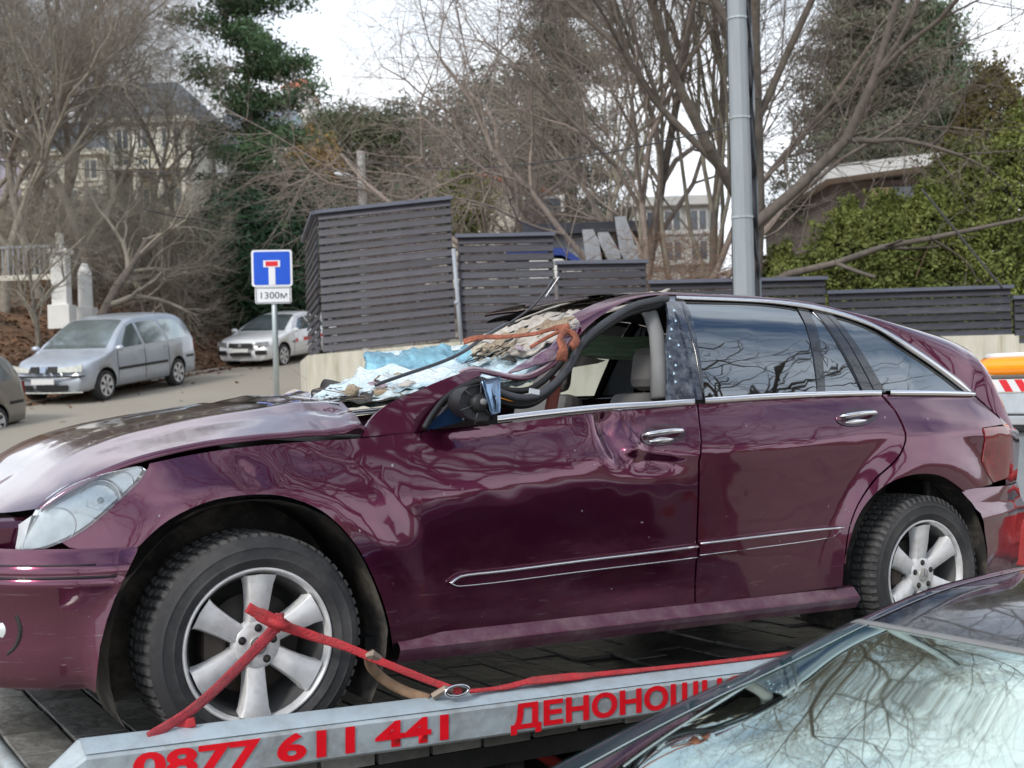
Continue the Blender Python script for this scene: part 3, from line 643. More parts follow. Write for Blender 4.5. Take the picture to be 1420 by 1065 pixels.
# ------------------------------------------------------------ wheels
def make_wheel(name, cx, sg, spin, lug=1.0):
    W = thing(name, None, None); del_ = [W.pop(k, None) for k in ('label', 'category')]
    W.parent = WR; W.location = (cx, sg*.93, .369); W.rotation_euler = (0, 0, 0 if sg < 0 else math.pi)
    # tyre: outward is -y
    pr = [(.03, .238), (.0, .243), (-.018, .262), (-.027, .278), (-.0305, .284), (-.028, .29), (-.027, .315), (-.0285, .321), (-.024, .327), (-.012, .348), (.004, .358), (.02, .360), (.10, .362), (.21, .36), (.235, .352), (.25, .32), (.24, .25)]
    lathe('tyre', cr_(pr, 3), 72, TYRE, W)
    V = []; F = []
    for i in range(64):
        a = 2*math.pi*i/64
        for j, (y0, y1, sk) in enumerate(((-.004, .05, 0), (.058, .105, .5), (.113, .16, 1), (.168, .222, .5))):
            a0 = a+sk*.03; a1 = a0+2*math.pi/64*.70; k = len(V); r1 = .3685 if j in (1, 2) else .3665; r0 = .352; r1 = r1 if lug > .5 else .3652
            for (aa, y, r) in ((a0, y0, r0), (a1, y0, r0), (a1, y1, r0), (a0, y1, r0), (a0+.006, y0+.003, r1-.002*(j == 0)), (a1-.006, y0+.003, r1-.002*(j == 0)), (a1-.006, y1-.003, r1), (a0+.006, y1-.003, r1)): V.append((r*math.cos(aa), y, r*math.sin(aa)))
            F += [tuple(k+q for q in f) for f in ((4, 5, 6, 7), (0, 1, 5, 4), (1, 2, 6, 5), (2, 3, 7, 6), (3, 0, 4, 7))]
        if lug < .5: continue
        k = len(V)  # shoulder lug
        a0 = a+.01; a1 = a0+.05
        for (y, r) in ((-.004, .366), (-.014, .352), (-.020, .340)):
            for aa in (a0, a1): V.append((r*math.cos(aa), y-.002, r*math.sin(aa)))
        F += [(k, k+1, k+3, k+2), (k+2, k+3, k+5, k+4)]
    mk('tread', V, F, TREAD, W)['kind'] = 'stuff'
    lathe('rim', [(.20, .225), (.03, .228), (.0, .236), (-.012, .243), (-.018, .2455), (-.020, .252), (-.012, .255), (.0, .25)], 72, ALLOY, W)
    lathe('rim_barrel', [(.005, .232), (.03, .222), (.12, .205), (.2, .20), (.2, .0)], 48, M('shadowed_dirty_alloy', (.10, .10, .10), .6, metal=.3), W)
    lathe('brake_disc', [(.07, 0), (.07, .165), (.085, .165), (.085, 0)], 40, DARKMET, W)
    cal = box('brake_caliper', (-.17, -.09, .04, .12, -.05, .10), DARKMET, W, .015)
    for k in range(6):
        rs = [.055, .085, .12, .16, .20, .232]; hw = [.030, .032, .034, .038, .044, .053]; yf = [.012, .006, -.002, -.008, -.010, -.012]
        V = []; F = []
        for r, h, y in zip(rs, hw, yf):
            for (t, dy_) in ((-1.12, .045), (-1.0, .008), (-.86, 0), (0, .0025), (.86, 0), (1.0, .008), (1.12, .045)): V.append((t*h, y+dy_, math.sqrt(max(0, r*r-0*(t*h)**2))-.18*(t*h)**2/r*(r > .2)*2))
        for i in range(5):
            for j in range(6): F.append((i*7+j, i*7+j+1, (i+1)*7+j+1, (i+1)*7+j))
        c, s = math.cos(R(60*k)+spin), math.sin(R(60*k)+spin)
        mk('spoke', [(x*c-z*s, y, x*s+z*c) for x, y, z in V], F, ALLOY, W, True)
    lathe('hub', [(.03, .085), (.012, .080), (.006, .070), (.004, .045), (.004, 0)], 40, ALLOY, W)
    for k in range(5):
        a = R(72*k+90)+spin; p = (.056*math.cos(a), 0, .056*math.sin(a))
        lathe('lug_hole', [(.0015, 0), (.0015, .0125), (.004, .0135)], 14, BLACK, W, c=p); lathe('lug_nut', [(-.001, 0), (-.001, .006), (.002, .007)], 6, DARKMET, W, False, c=p)
    cap = lathe('centre_cap', [(-.004, 0), (-.004, .026), (-.001, .031), (.004, .032)], 32, M('dusty_cap', (.42, .41, .39), .5, metal=.3), W)
    lathe('cap_ring', [(-.006, .0265), (-.008, .029), (-.004, .031)], 32, CHROME, cap) if False else None
    # three-rayed emblem
    V = []; F = []
    for k in range(3):
        a = R(90+120*k)+spin*.3; d = Vector((math.cos(a), 0, math.sin(a))); e = Vector((-d.z, 0, d.x)); b = len(V)
        V += [e*.004, e*-.004, d*.024, Vector((0, -.003, 0))]; F += [(b+3, b, b+2), (b+3, b+2, b+1)]
    mk('cap_emblem', [(v[0], v[1]-.0055, v[2]) for v in V], F, CHROME, W)
    mk('cap_circle', [((.0245+.003*(j))*math.cos(R(12*i)), -.0062, (.0245+.003*j)*math.sin(R(12*i))) for i in range(30) for j in (0, 1)], [(2*i, 2*i+1, 2*((i+1) % 30)+1, 2*((i+1) % 30)) for i in range(30)], CHROME, W)
    return W
make_wheel('wheel', 0, -1, R(-2), 0); make_wheel('wheel', WB, -1, R(3)); make_wheel('wheel', 0, 1, R(20)); make_wheel('wheel', WB, 1, R(40))
for o in [o for o in bpy.data.objects if o.name.startswith('wheel')]:
    for k in ('label', 'category'):
        if k in o: del o[k]

# ------------------------------------------------------------ crushed pillar, seals, mirror
def crumple(name, cs, mat, amp=.02, fr=6, n=22, seed=0, thick=.004, ridge=0.0, smooth=True, parent=None, curl=0):
    """sheet between four corners (px,py,w), buckled"""
    c = [L(*q) if not isinstance(q, Vector) else q for q in cs]
    nn = (c[1]-c[0]).cross(c[3]-c[0]).normalized()
    def f(a, b):
        p = (c[0]*(1-a)+c[1]*a)*(1-b)+(c[3]*(1-a)+c[2]*a)*b
        d = noise.noise(p*fr+Vector((seed*7.1, 0, 0)))+.5*noise.noise(p*fr*2.3+Vector((0, seed*3.3, 0)))
        if ridge: d += ridge*abs(noise.noise(Vector((p.x*fr*3, p.y*fr, p.z*fr*1.5))+Vector((seed, 0, 0))))
        e = 1.0
        j = .5*amp*(noise.noise(Vector((a*9, b*9, seed)))); return p+nn*(d*amp+curl*math.sin(a*math.pi))+Vector((j, 0, j*.6))
    V, F = grid_vf(n, n, f); k = len(V)
    V2 = [v-nn*thick for v in V]; F2 = [tuple(k+i for i in q[::-1]) for q in F]
    E = [(i*n, (i+1)*n) for i in range(n-1)]+[((i+1)*n+n-1, i*n+n-1) for i in range(n-1)]+[(i+1, i) for i in range(n-1)]+[((n-1)*n+i, (n-1)*n+i+1) for i in range(n-1)]
    return mk(name, V+V2, F+F2+[(a, b, b+k, a+k) for a, b in E], mat, parent or WR, smooth)
# pillar foot: painted skin between fender and window
foot = SH([(502, 606), (510, 588), (522, 572), (545, 556), (575, 543), (600, 532), (625, 522), (645, 516), (658, 515), (668, 519), (655, 525), (636, 536), (618, 550), (602, 570), (591, 586), (584, 598)], 2)
surf_panel('windscreen_pillar', foot, near(.004), PAINT, WR, .03, .03, 1); 0
edge = [(640, 520, .78), (660, 515, .76), (690, 521, .74), (722, 526, .73), (745, 520, .72), (768, 505, .71), (783, 490, .70), (792, 474, .69), (806, 456, .69)]
P = [L(*q) for q in cr_(edge, 4)]
tube('pillar_fold', P, [.010+.018*sst(.55, .85, i/len(P)) for i in range(len(P))], PAINT, None, 10, flat=.7).parent = WR
MAUVE = M('scuffed_mauve_edge', (.42, .32, .36), .5, coat=.3, var=.3, scale=14)
tube('torn_edge', [p+Vector((0, .012, .012)) for p in P[:-6]], .007, MAUVE, None, 6).parent = WR
crumple('crushed_rail', [(700, 520, .72), (768, 500, .71), (806, 446, .66), (742, 492, .60)], M('scuffed_plum_sheet', (.13, .05, .10), .35, metal=.3, coat=.8, dirt=(.45, .4, .4), dirtfac=.6, dscale=16), .014, 9, 20, 3)
SEAL = M('grey_black_door_seal', (0.045, 0.047, 0.055), 0.5, var=.3)
sl = [(600, 590, .90), (622, 562, .87), (646, 541, .84), (672, 536, .82), (700, 547, .80), (722, 552, .79), (745, 549, .78), (768, 533, .77), (790, 508, .76), (803, 482, .75), (820, 463, .74), (845, 444, .72), (880, 424, .69), (925, 414, .66)]
P = [L(*q) for q in cr_(sl, 4)]
tube('door_seal', P, [.009]*12+[.016]*(len(P)-12), SEAL, None, 10).parent = WR
tube('door_seal', [p+Vector((0, .03, -.028)) for p in P[14:]], .014, BLACK, None, 8).parent = WR
tube('door_seal', [p+Vector((.0, .045, .028)) for p in P[10:-10]], .013, BLACK, None, 8).parent = WR
tube('door_seal', [L(*q) for q in cr_([(588, 594, .93), (600, 574, .92), (618, 552, .90), (640, 537, .87), (665, 528, .84), (690, 532, .8)], 4)], .011, BLACK, None, 8).parent = WR
bt_ = box('seal_clip', (-.022, .022, -.004, .004, -.010, .010), M('pale_clip', (.6, .64, .68), .4), WR); bt_.location = L(741, 543, .83); bt_.rotation_euler = (0, R(8), 0)
# corner triangle glass and mirror
mk('corner_window', [L(590, 596, .925), L(605, 578, .915), (L(632, 560, .90)), L(655, 548, .89), L(672, 545, .885), L(684, 588, .905), L(640, 591, .915)], [(0, 1, 2, 3, 4, 5, 6)], M('blue_black_glass', (.012, .03, .075), .06, coat=1, var=.1), WR)
mk('mirror_base', [L(598, 596, .95), L(640, 585, .98), L(655, 570, .98), L(690, 574, .98), L(690, 588, .95)], [(0, 1, 2, 3, 4)], BLACK, WR)
def shell(name, P, dpt, mat, parent):
    """rounded housing: polygon front, domed back"""
    c = sum(P, Vector())/len(P); n = len(P); V = []; F = []
    for k, (s, d) in enumerate(((1, 0), (.98, .3), (.85, .7), (.5, .95), (.0, 1.0))):
        for p in P: V.append(c+(p-c)*s+dpt*d)
    for k in range(4):
        for i in range(n): F.append((k*n+i, k*n+(i+1) % n, (k+1)*n+(i+1) % n, (k+1)*n+i))
    return mk(name, V, F, mat, parent, True)
mh = [L(x, y, 1.06) for x, y in ((636, 560), (640, 546), (650, 536), (668, 533), (682, 540), (688, 556), (687, 572), (681, 584), (662, 584), (645, 577))]
mirr = shell('door_mirror', mh, Vector((.0, .15, 0)), BLACK, WR)
mk('mirror_back', [p+Vector((0, .015, 0)) for p in mh], [tuple(range(10))], M('broken_black_plastic', (.03, .03, .035), .5, var=.6, scale=30), mirr)
c0 = sum(mh, Vector())/10
lathe('mirror_motor', [(-.02, 0), (-.02, .022), (-.008, .032), (.01, .035)], 20, BLACK, mirr, c=tuple(c0+Vector((.0, -.0, 0))))
lathe('mirror_motor', [(-.03, 0), (-.03, .010), (-.018, .012)], 14, GREYT, mirr, c=tuple(c0+Vector((.005, -.0, .004))))
for k in range(6):
    a = R(60*k+20); tube('mirror_rib', [c0+Vector((.03*math.cos(a), -.003, .03*math.sin(a))), c0+Vector((.075*math.cos(a), .005, .075*math.sin(a)))], .003, SEAL, mirr, 5)
crumple('mirror_glass', [(668, 528, 1.08), (693, 522, 1.02), (692, 572, 1.02), (682, 575, 1.08)], M('blue_mirror_glass', (.25, .40, .62), .12, metal=.6, var=.25), .004, 8, 8, 1, parent=mirr)
AMB = M('glowing_amber_plastic', (1.0, .33, .02), .25, coat=1, emit=(1, .35, .02, .35), var=.1)  # faint glow set on the plastic itself, no bulb behind it
lathe('amber_reflector', [(-.02, 0), (-.016, .03), (0, .042), (.01, .04)], 20, AMB, WR, c=tuple(L(704, 551, .70)))
o = [o for o in bpy.data.objects if o.name == 'amber_reflector'][0]; c = L(704, 551, .70); o.scale = (1, 1, .45); o.location = (0, 0, c.z*.55)

# ------------------------------------------------------------ torn windscreen, roof skin, lining, belt
SHAT = M('shattered_blue_windscreen', (0.42, 0.60, 0.68), 0.35, coat=.5, var=.45, scale=9, dirt=(0.82, 0.88, 0.90), dirtfac=1.0, dscale=7, bump=.6, bscale=35)
SHAT2 = M('deep_blue_torn_sheet', (0.20, 0.42, 0.52), 0.4, coat=.4, var=.6, scale=7, dirt=(0.07, 0.14, 0.24), dirtfac=.9, dscale=12, bump=.6, bscale=30)
SHAT3 = M('white_crazed_glass', (0.74, 0.80, 0.80), 0.35, coat=.5, var=.12, scale=20, dirt=(0.38, 0.68, 0.80), dirtfac=.8, dscale=6, bump=.8, bscale=45)
def cracks(m, sc, col, wdt=.03):
    t = m.node_tree; b = t.nodes['Principled BSDF']; n = t.nodes.new; l = t.links.new
    co = n('ShaderNodeTexCoord').outputs['Object']; v = n('ShaderNodeTexVoronoi'); v.feature = 'DISTANCE_TO_EDGE'; v.inputs['Scale'].default_value = sc; l(co, v.inputs['Vector'])
    r = n('ShaderNodeMapRange'); r.inputs['From Max'].default_value = wdt; r.inputs['To Min'].default_value = .75; r.inputs['To Max'].default_value = 0; l(v.outputs['Distance'], r.inputs['Value'])
    old = b.inputs['Base Color'].links[0].from_socket; x = n('ShaderNodeMixRGB'); l(r.outputs[0], x.inputs[0]); l(old, x.inputs[1]); x.inputs[2].default_value = tuple(col)+(1,); l(x.outputs[0], b.inputs['Base Color'])
cracks(SHAT, 60, (.85, .92, .95), .06); cracks(SHAT3, 70, (.34, .48, .55), .06)
STUF = M('torn_beige_stuffing', (0.40, 0.32, 0.23), .95, var=.35, scale=18, dirt=(.16, .11, .07), dirtfac=.8, dscale=14, bump=.8)
CREAM = M('cream_headliner_layers', (0.50, 0.46, 0.41), .9, var=.35, scale=10, dirt=(.22, .18, .16), dirtfac=.7, dscale=18, bump=.5)
crumple('windscreen_sheet', [(420, 556, .30), (560, 566, .72), (668, 516, .70), (500, 512, .0)], SHAT3, .022, 8, 40, 2, ridge=.8)
crumple('windscreen_sheet', [(510, 545, .45), (655, 528, .76), (735, 528, .72), (640, 492, .15)], SHAT, .022, 9, 36, 4, ridge=.6)
crumple('windscreen_sheet', [(640, 545, .66), (735, 532, .71), (790, 478, .62), (660, 500, .25)], SHAT, .02, 9, 30, 5, ridge=.8)
crumple('torn_blue_sheet', [(508, 540, -.05), (672, 536, .1), (650, 478, -.2), (505, 492, -.3)], SHAT2, .024, 9, 34, 6, ridge=1.2)
crumple('torn_blue_sheet', [(622, 520, .35), (665, 526, .40), (650, 480, .20), (630, 500, .25)], SHAT2, .014, 9, 14, 7)
crumple('torn_blue_sheet', [(735, 508, .55), (765, 502, .62), (778, 464, .55), (755, 468, .45)], SHAT2 if False else SHAT, .012, 9, 14, 8)
crumple('torn_white_strip', [(505, 497, -.28), (650, 484, -.18), (650, 478, -.2), (505, 490, -.3)], SHAT3, .006, 9, 14, 8)
crumple('dash_top', [(425, 560, .45), (575, 556, .80), (690, 540, .7), (450, 530, -.5)], M('torn_dark_dash', (.05, .045, .04), .8, var=.6, scale=16), .03, 7, 26, 9)
# roof lining folded into layers behind the belt
lay = [((655, 492), (740, 486), (800, 440), (700, 462), .20), ((650, 480), (720, 478), (790, 436), (690, 456), .05), ((690, 500), (750, 488), (800, 452), (740, 462), .4), ((700, 462), (800, 446), (880, 412), (790, 424), .0), ((720, 480), (790, 462), (850, 424), (780, 436), .25)]
for i, (a, b, c, d, w_) in enumerate(lay):
    crumple('roof_lining_layer', [(a[0], a[1], w_), (b[0], b[1], w_+.22), (c[0], c[1], w_+.28), (d[0], d[1], w_-.05)], CREAM if i != 0 else STUF, .022, 12, 26, 11+i, ridge=.9)
for i, (a, b, mt, r_) in enumerate((((690, 463), (880, 411), TRIM, .008), ((696, 457), (870, 409), CREAM, .010), ((705, 452), (860, 409), BLACK, .009), ((715, 446), (852, 411), CREAM, .006), ((690, 470), (845, 424), BLACK, .008), ((700, 474), (830, 432), SEAL, .006), ((735, 470), (850, 428), SEAL, .007), ((640, 505), (740, 476), SEAL, .005), ((680, 512), (770, 470), BLACK, .006))):
    P = []
    for k in range(14):
        u = k/13; x = a[0]+(b[0]-a[0])*u; y = a[1]+(b[1]-a[1])*u-7*math.sin(u*math.pi)*(1 if i < 5 else .4)+1.3*noise.noise(Vector((k*.8, i*3.0, 0))); P.append(L(x, y, -.15+.08*i if i < 5 else .35))
    tube('torn_roof_moulding', P, r_, mt, None, 7, flat=.7).parent = WR
# roof front edge shell (dark underside)
crumple('peeled_roof_edge', [(790, 452, .35), (868, 424, .60), (930, 402, .40), (880, 408, -.1)], CREAM, .012, 8, 22, 21, ridge=.4)
# bits of debris on the cowl
for i in range(90):
    x = random.uniform(425, 640); y = 552-(x-425)*.07+random.uniform(-12, 10); w_ = random.uniform(.1, .6); p = L(x, y, w_)
    d = Vector((random.uniform(-1, 1), random.uniform(-.6, .6), random.uniform(-.25, .35)))*random.uniform(.02, .07)
    tube('splinter', [p-d, p+d*.3+Vector((0, 0, .004)), p+d], [random.uniform(.002, .006)]*3, random.choice([STUF, SHAT3, BLACK, STUF, CREAM]), None, 4, False, flat=.5).parent = WR
for i in range(60):
    x = random.uniform(650, 780); y = 500-(x-650)*.28+random.uniform(-10, 8); p = L(x, y, random.uniform(.35, .5)); d = Vector((random.uniform(.3, 1), 0, random.uniform(-.1, .5)))*random.uniform(.02, .06)
    tube('splinter', [p-d, p+Vector((0, 0, random.uniform(-.01, .015))), p+d], [random.uniform(.003, .007)]*3, random.choice([STUF, CREAM, BLACK, STUF]), None, 5, False, flat=.5).parent = WR
tube('cross_bar_tube', [L(520, 545, .5), L(575, 540, .5), L(620, 533, .5)], .012, M('tan_debris', (.33, .25, .17), .9, var=.3), None, 7).parent = WR
lathe('torn_foam_lump', [(-.03, 0), (-.024, .02), (0, .03), (.02, .022), (.03, 0)], 9, STUF, WR, c=tuple(L(488, 543, .5)))
crumple('cowl_fragment', [(392, 549, .0), (418, 553, .1), (428, 545, .05), (408, 539, 0)], CREAM, .006, 12, 8, 3)
for i in range(34):
    x = random.uniform(440, 790); y = (552-(x-440)*.16 if x < 690 else 512-(x-690)*.42)+random.uniform(-16, 12); w_ = random.uniform(.1, .55); s_ = random.uniform(5, 17)
    q_ = [(x+random.uniform(-s_, s_), y+random.uniform(-s_, s_)*.5, w_+random.uniform(-.08, .08)) for _ in range(4)]; q_ = [(x-s_, y+random.uniform(-4, 4), w_), (x+random.uniform(-4, 4), y+s_*.35, w_+.06), (x+s_, y+random.uniform(-5, 5), w_+.02), (x+random.uniform(-4, 4), y-s_*.4, w_-.04)]
    crumple('torn_fragment', q_, random.choice([SHAT, SHAT3, CREAM, STUF, SHAT2, MATS['torn_dark_dash'], MATS['scuffed_mauve_edge']]), .008, 22, 6, 50+i, .003, smooth=False)
# wiper arms
WIP = M('black_wiper', (.03, .035, .05), .35, coat=.4)
tube('wiper_arm', [L(*q) for q in cr_([(520, 534, .62), (560, 520, .62), (610, 503, .6), (642, 488, .58), (672, 467, .45), (705, 448, .35)], 4)], .0075, WIP, None, 6).parent = WR
tube('wiper_arm', [L(*q) for q in cr_([(680, 463, .30), (705, 449, .32), (735, 428, .34), (753, 408, .36), (768, 387, .38)], 4)], [.010]*12+[.012]*5, SEAL, None, 6, flat=.5).parent = WR
tube('wiper_blade', [L(*q) for q in cr_([(756, 412, .37), (764, 400, .38), (775, 384, .39)], 4)], .006, M('pale_metal', (.6, .62, .65), .3, metal=.6), None, 6, flat=.5).parent = WR
# seat belt, brick coloured, wrapped over the crushed roof edge
BELT = M('brick_seat_belt', (0.30, 0.10, 0.06), .85, var=.45, scale=25, bump=.6)
def ribbon(name, pts, wd, mat, parent, upv=None, th=.004, n=4, twist=None):
    P = [Vector(p) for p in cr_([tuple(p) for p in pts], n)]; V = []; F = []; m = len(P)
    for i, p in enumerate(P):
        d = (P[min(i+1, m-1)]-P[max(i-1, 0)]).normalized(); u = Vector(upv) if not twist else (Vector(twist[0])*(1-i/(m-1))+Vector(twist[1])*(i/(m-1)))
        a = d.cross(u).normalized(); b = a.cross(d).normalized(); ww = wd[min(int(i/n), len(wd)-1)] if isinstance(wd, list) else wd
        # a lies in the band, b is its normal
        for (x, y) in ((-.5, -1), (-.25, -.4), (.25, -.4), (.5, -1), (.5, 1), (.25, 1.6), (-.25, 1.6), (-.5, 1)): V.append(p+a*x*ww+b*y*th*.5)
    for i in range(m-1):
        for k in range(8): F.append((i*8+k, i*8+(k+1) % 8, (i+1)*8+(k+1) % 8, (i+1)*8+k))
    F.append(tuple(range(8))[::-1]); F.append(tuple((m-1)*8+k for k in range(8)))
    return mk(name, V, F, mat, parent, True)
ribbon('seat_belt', [L(643, 474, .45), L(665, 468, .50), (L(700, 467, .55)), L(740, 463, .62), L(770, 455, .68), L(790, 452, .72)], [.024, .020, .016, .016, .022, .024], BELT, WR, (0, -.8, .3), .005)
ribbon('seat_belt', [L(735, 482, .62), L(755, 470, .66), L(775, 460, .70), L(790, 453, .73)], .014, BELT, WR, (0, -.8, .3), .007)
ribbon('seat_belt', [L(778, 500, .80), L(781, 484, .81), L(777, 470, .78), L(783, 460, .75), L(793, 462, .75), L(799, 472, .78), (L(792, 482, .80))], [.045, .035, .024, .022, .028, .034, .026], BELT, WR, (0, -1, .1), .012)
ribbon('seat_belt', [L(772, 522, .66), L(768, 545, .66), L(763, 572, .68)], .055, M('dark_brick_belt', (.20, .05, .035), .8), WR, (0, -1, 0), .006)

# ------------------------------------------------------------ cabin
GREEN = M('pale_green_curtain_airbag', (0.68, 0.93, 0.70), .7, var=.12, scale=5)
def pleat(a, b):
    y0 = 464+4*a; y1 = 500-3*math.sin(a*3)+8*sst(.6, 1, a); x = 800+a*130
    p = L(x-16*b*(1-a), y0+(y1-y0)*b, -.45); return p+Vector((0, -.016*math.sin(b*30+a*2), .006*math.sin(a*9)))
V, F = grid_vf(24, 40, pleat); mk('curtain_airbag', V, F, GREEN, WR, True)
crumple('hanging_lining', [(800, 492, -.3), (840, 500, -.3), (828, 504, -.3), (792, 510, -.3)], CREAM, .01, 8, 10, 2)
SEAT = M('grey_seat_leather', (0.15, 0.145, 0.14), .6, var=.12)
def seat(x, y):
    s = box('seat', (x-.25, x+.27, y-.25, y+.25, .42, .66), SEAT, WR, .05); b_ = box('seat_back', (-.07, .07, -.24, .24, 0, .62), SEAT, s, .05); b_.location = (x+.30, y, .60); b_.rotation_euler = (0, R(12), 0)
    h_ = box('headrest', (-.05, .05, -.13, .13, 0, .20), SEAT, s, .045); h_.location = (x+.43, y, 1.22); h_.rotation_euler = (0, R(8), 0)
seat(1.60, .40); seat(1.60, -.42); seat(2.75, .4); seat(2.75, -.4)
box('dashboard', (.42, .85, -.78, .78, .75, 1.03), BLACK, WR, .06)
box('rear_bulkhead', (3.4, 3.9, -.80, .80, .35, 1.02), BLACK, WR, .02)
sw = lathe('steering_wheel', [( .0, .17), (-.012, .182), (.0, .195), (.012, .182), (0, .17)], 30, SEAL, WR); sw.location = (.98, -.42, .98); sw.rotation_euler = (R(0), 0, R(90)); 
# far side window posts seen through the open door window
for (a, b, c_, d_) in (((848, 500), (852, 500), (841, 558), (833, 558)),):
    V = [L(x, y, -.88) for x, y in (a, b, c_, d_)]; mk('far_window_post', V+[v+Vector((0, .03, 0)) for v in V], [(0, 1, 2, 3), (7, 6, 5, 4), (0, 4, 5, 1), (1, 5, 6, 2), (2, 6, 7, 3), (3, 7, 4, 0)], BLACK, WR)
# ------------------------------------------------------------ tow truck (same frame: x rearwards of the wreck = towards its cab)
TR = thing('tow_truck', 'flatbed tow truck with grey steel side rail lettered in red, carrying the plum car', 'tow truck', mat=CARM)
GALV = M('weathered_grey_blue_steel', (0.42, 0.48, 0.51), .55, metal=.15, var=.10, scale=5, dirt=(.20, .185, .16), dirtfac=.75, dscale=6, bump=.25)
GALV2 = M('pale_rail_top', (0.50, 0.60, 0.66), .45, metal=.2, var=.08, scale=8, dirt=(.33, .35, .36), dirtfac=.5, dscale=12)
PLANK = M('dirty_deck_plank', (0.24, 0.235, 0.22), .38, var=.4, scale=7, dirt=(.42, .42, .40), dirtfac=.7, dscale=5, bump=.5, bscale=18)
REDM = M('faded_red_paint', (0.45, 0.03, 0.03), .45, var=.2, dirt=(.12, .08, .07), dirtfac=.5)
# rail line from the picture, on the plane w=1.16
RWf = 1.16
ra = hit(250, 1012, RWf); rb_ = hit(1000, 922, RWf)
sl_ = (rb_[2]-ra[2])/(rb_[0]-ra[0])
def rz(s): return ra[2]+sl_*(s-ra[0])-.020
s0 = hit(120, 1030, RWf)[0]; s1 = 6.1
rb2 = hit(700, 1021, RWf); rh = rz(rb2[0])-rb2[2]       # rail face height
prof = [(-1.05, 0), (-1.075, .004), (-1.145, -.026), (-1.16, -.034), (-1.162, -rh+.01), (-1.15, -rh), (-1.08, -rh), (-1.05, -rh+.02)]
rows = []
for i in range(41):
    s = s0+(s1-s0)*i/40; rows.append([(s, y, rz(s)+z+.0012*noise.noise(Vector((s*3, 0, y*9)))) for y, z in prof])
for sg in (-1, 1):
    rr = [[(x, y*(-sg), z) for x, y, z in r] for r in rows]
    # chamfered nose
    nose = [(s0-.10, y*(-sg)*.985, rz(s0)-rh*.5+(z-(-rh*.5))*.35-.05) for (x, y, z) in [(0, p[0], p[1]) for p in prof]]
    rl = loft('side_rail', [nose]+rr, GALV, TR, False)
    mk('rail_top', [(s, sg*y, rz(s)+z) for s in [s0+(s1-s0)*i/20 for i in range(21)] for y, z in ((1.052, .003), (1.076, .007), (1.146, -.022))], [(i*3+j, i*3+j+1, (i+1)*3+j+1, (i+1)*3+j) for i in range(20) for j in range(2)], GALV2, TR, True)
# lettering on the rail
LET = M('red_vinyl_lettering', (0.88, 0.008, 0.02), .4, var=.08, scale=20)
def letter(body, x0, xend, hpx, ytop, spx=1.0):
    me = text_mesh(body, 1.0, .0, .035, .0, spx); xs_ = [v.co.x for v in me.vertices]; ys_ = [v.co.y for v in me.vertices]
    a = hit(x0, ytop, RWf+.003)[0]; b = hit(xend, ytop, RWf+.003)[0]; y1 = max(ys_)
    hh = rh*hpx
    mn, mx_ = min(xs_), max(xs_); 
    cap = sorted(ys_)[int(len(ys_)*.97)]
    for v in me.vertices:
        u = (v.co.x-mn)/(mx_-mn); s = a+(b-a)*u; zz = v.co.y/.72*hh; v.co = (s, -(RWf+.0045), rz(s)-rh*.84+zz*.9)
    link('lettering', me, LET, TR)
letter('0877', 184, 362, .66, 1030); letter('611', 384, 492, .66, 1030); letter('441', 520, 622, .66, 1030)
letter('ДЕНОНОЩНО', 708, 1035, .66, 980)
# deck planks
DK = hit(10, 1010, 0.0)[0]-.04
k = 0; s = DK
while s < 6.0:
    wd = .205; jy = [-1.05+.30*q+(.15 if k % 2 else 0) for q in range(8)]; jy = [-1.05]+[y for y in jy if -1.0 < y < 1.0]+[1.05]
    for y0, y1 in zip(jy, jy[1:]):
        p = box('deck_plank', (s, s+wd-.016, y0+.003, y1-.003, -.045, -.004), PLANK, TR, .003); p.location = (0, 0, random.uniform(-.0015, .0015)); p.rotation_euler = (random.uniform(-.003, .003), random.uniform(-.003, .003), 0)
    s += wd; k += 1
box('deck_frame', (DK-.02, 6.05, -1.04, 1.04, -.12, -.05), UNDER, TR)
tube('deck_end_bar', [(DK-.03, -1.06, -.03), (DK-.03, 1.06, -.03)], .03, GALV, TR, 8)
box('chassis_beam', (-.2, 7.0, -.50, -.38, -.42, -.14), UNDER, TR, .01); box('chassis_beam', (-.2, 7.0, .38, .50, -.42, -.14), UNDER, TR, .01)
for i in range(6): box('cross_member', (.1+i*.8, .18+i*.8, -1.0, 1.0, -.19, -.12), UNDER, TR)
tube('red_brace', [L(690, 1040, 1.0), L(735, 1035, .95), L(780, 1065, .9)], .025, REDM, None, 8).parent = TR
box('under_box', (1.2, 2.0, -1.02, -.6, -.75, -.20), UNDER, TR, .02); box('under_box', (.2, .9, -.9, -.55, -.65, -.22), DARKMET, TR, .03)
def truck_wheel(x, y):
    w_ = lathe('wheel', cr_([(.06, .20), (.0, .22), (-.01, .3), (-.005, .37), (.03, .40), (.20, .40), (.23, .37), (.23, .2)], 3), 40, TYRE, TR); w_.location = (x, y, -.62)
    lathe('rim', [(.03, 0), (.03, .08), (.06, .12), (.03, .19), (.0, .22)], 32, GALV, w_)
    return w_
for x in (.75, 1.75, 6.2):
    truck_wheel(x, -1.0).rotation_euler = (0, 0, 0); truck_wheel(x, 1.0).rotation_euler = (0, 0, math.pi)
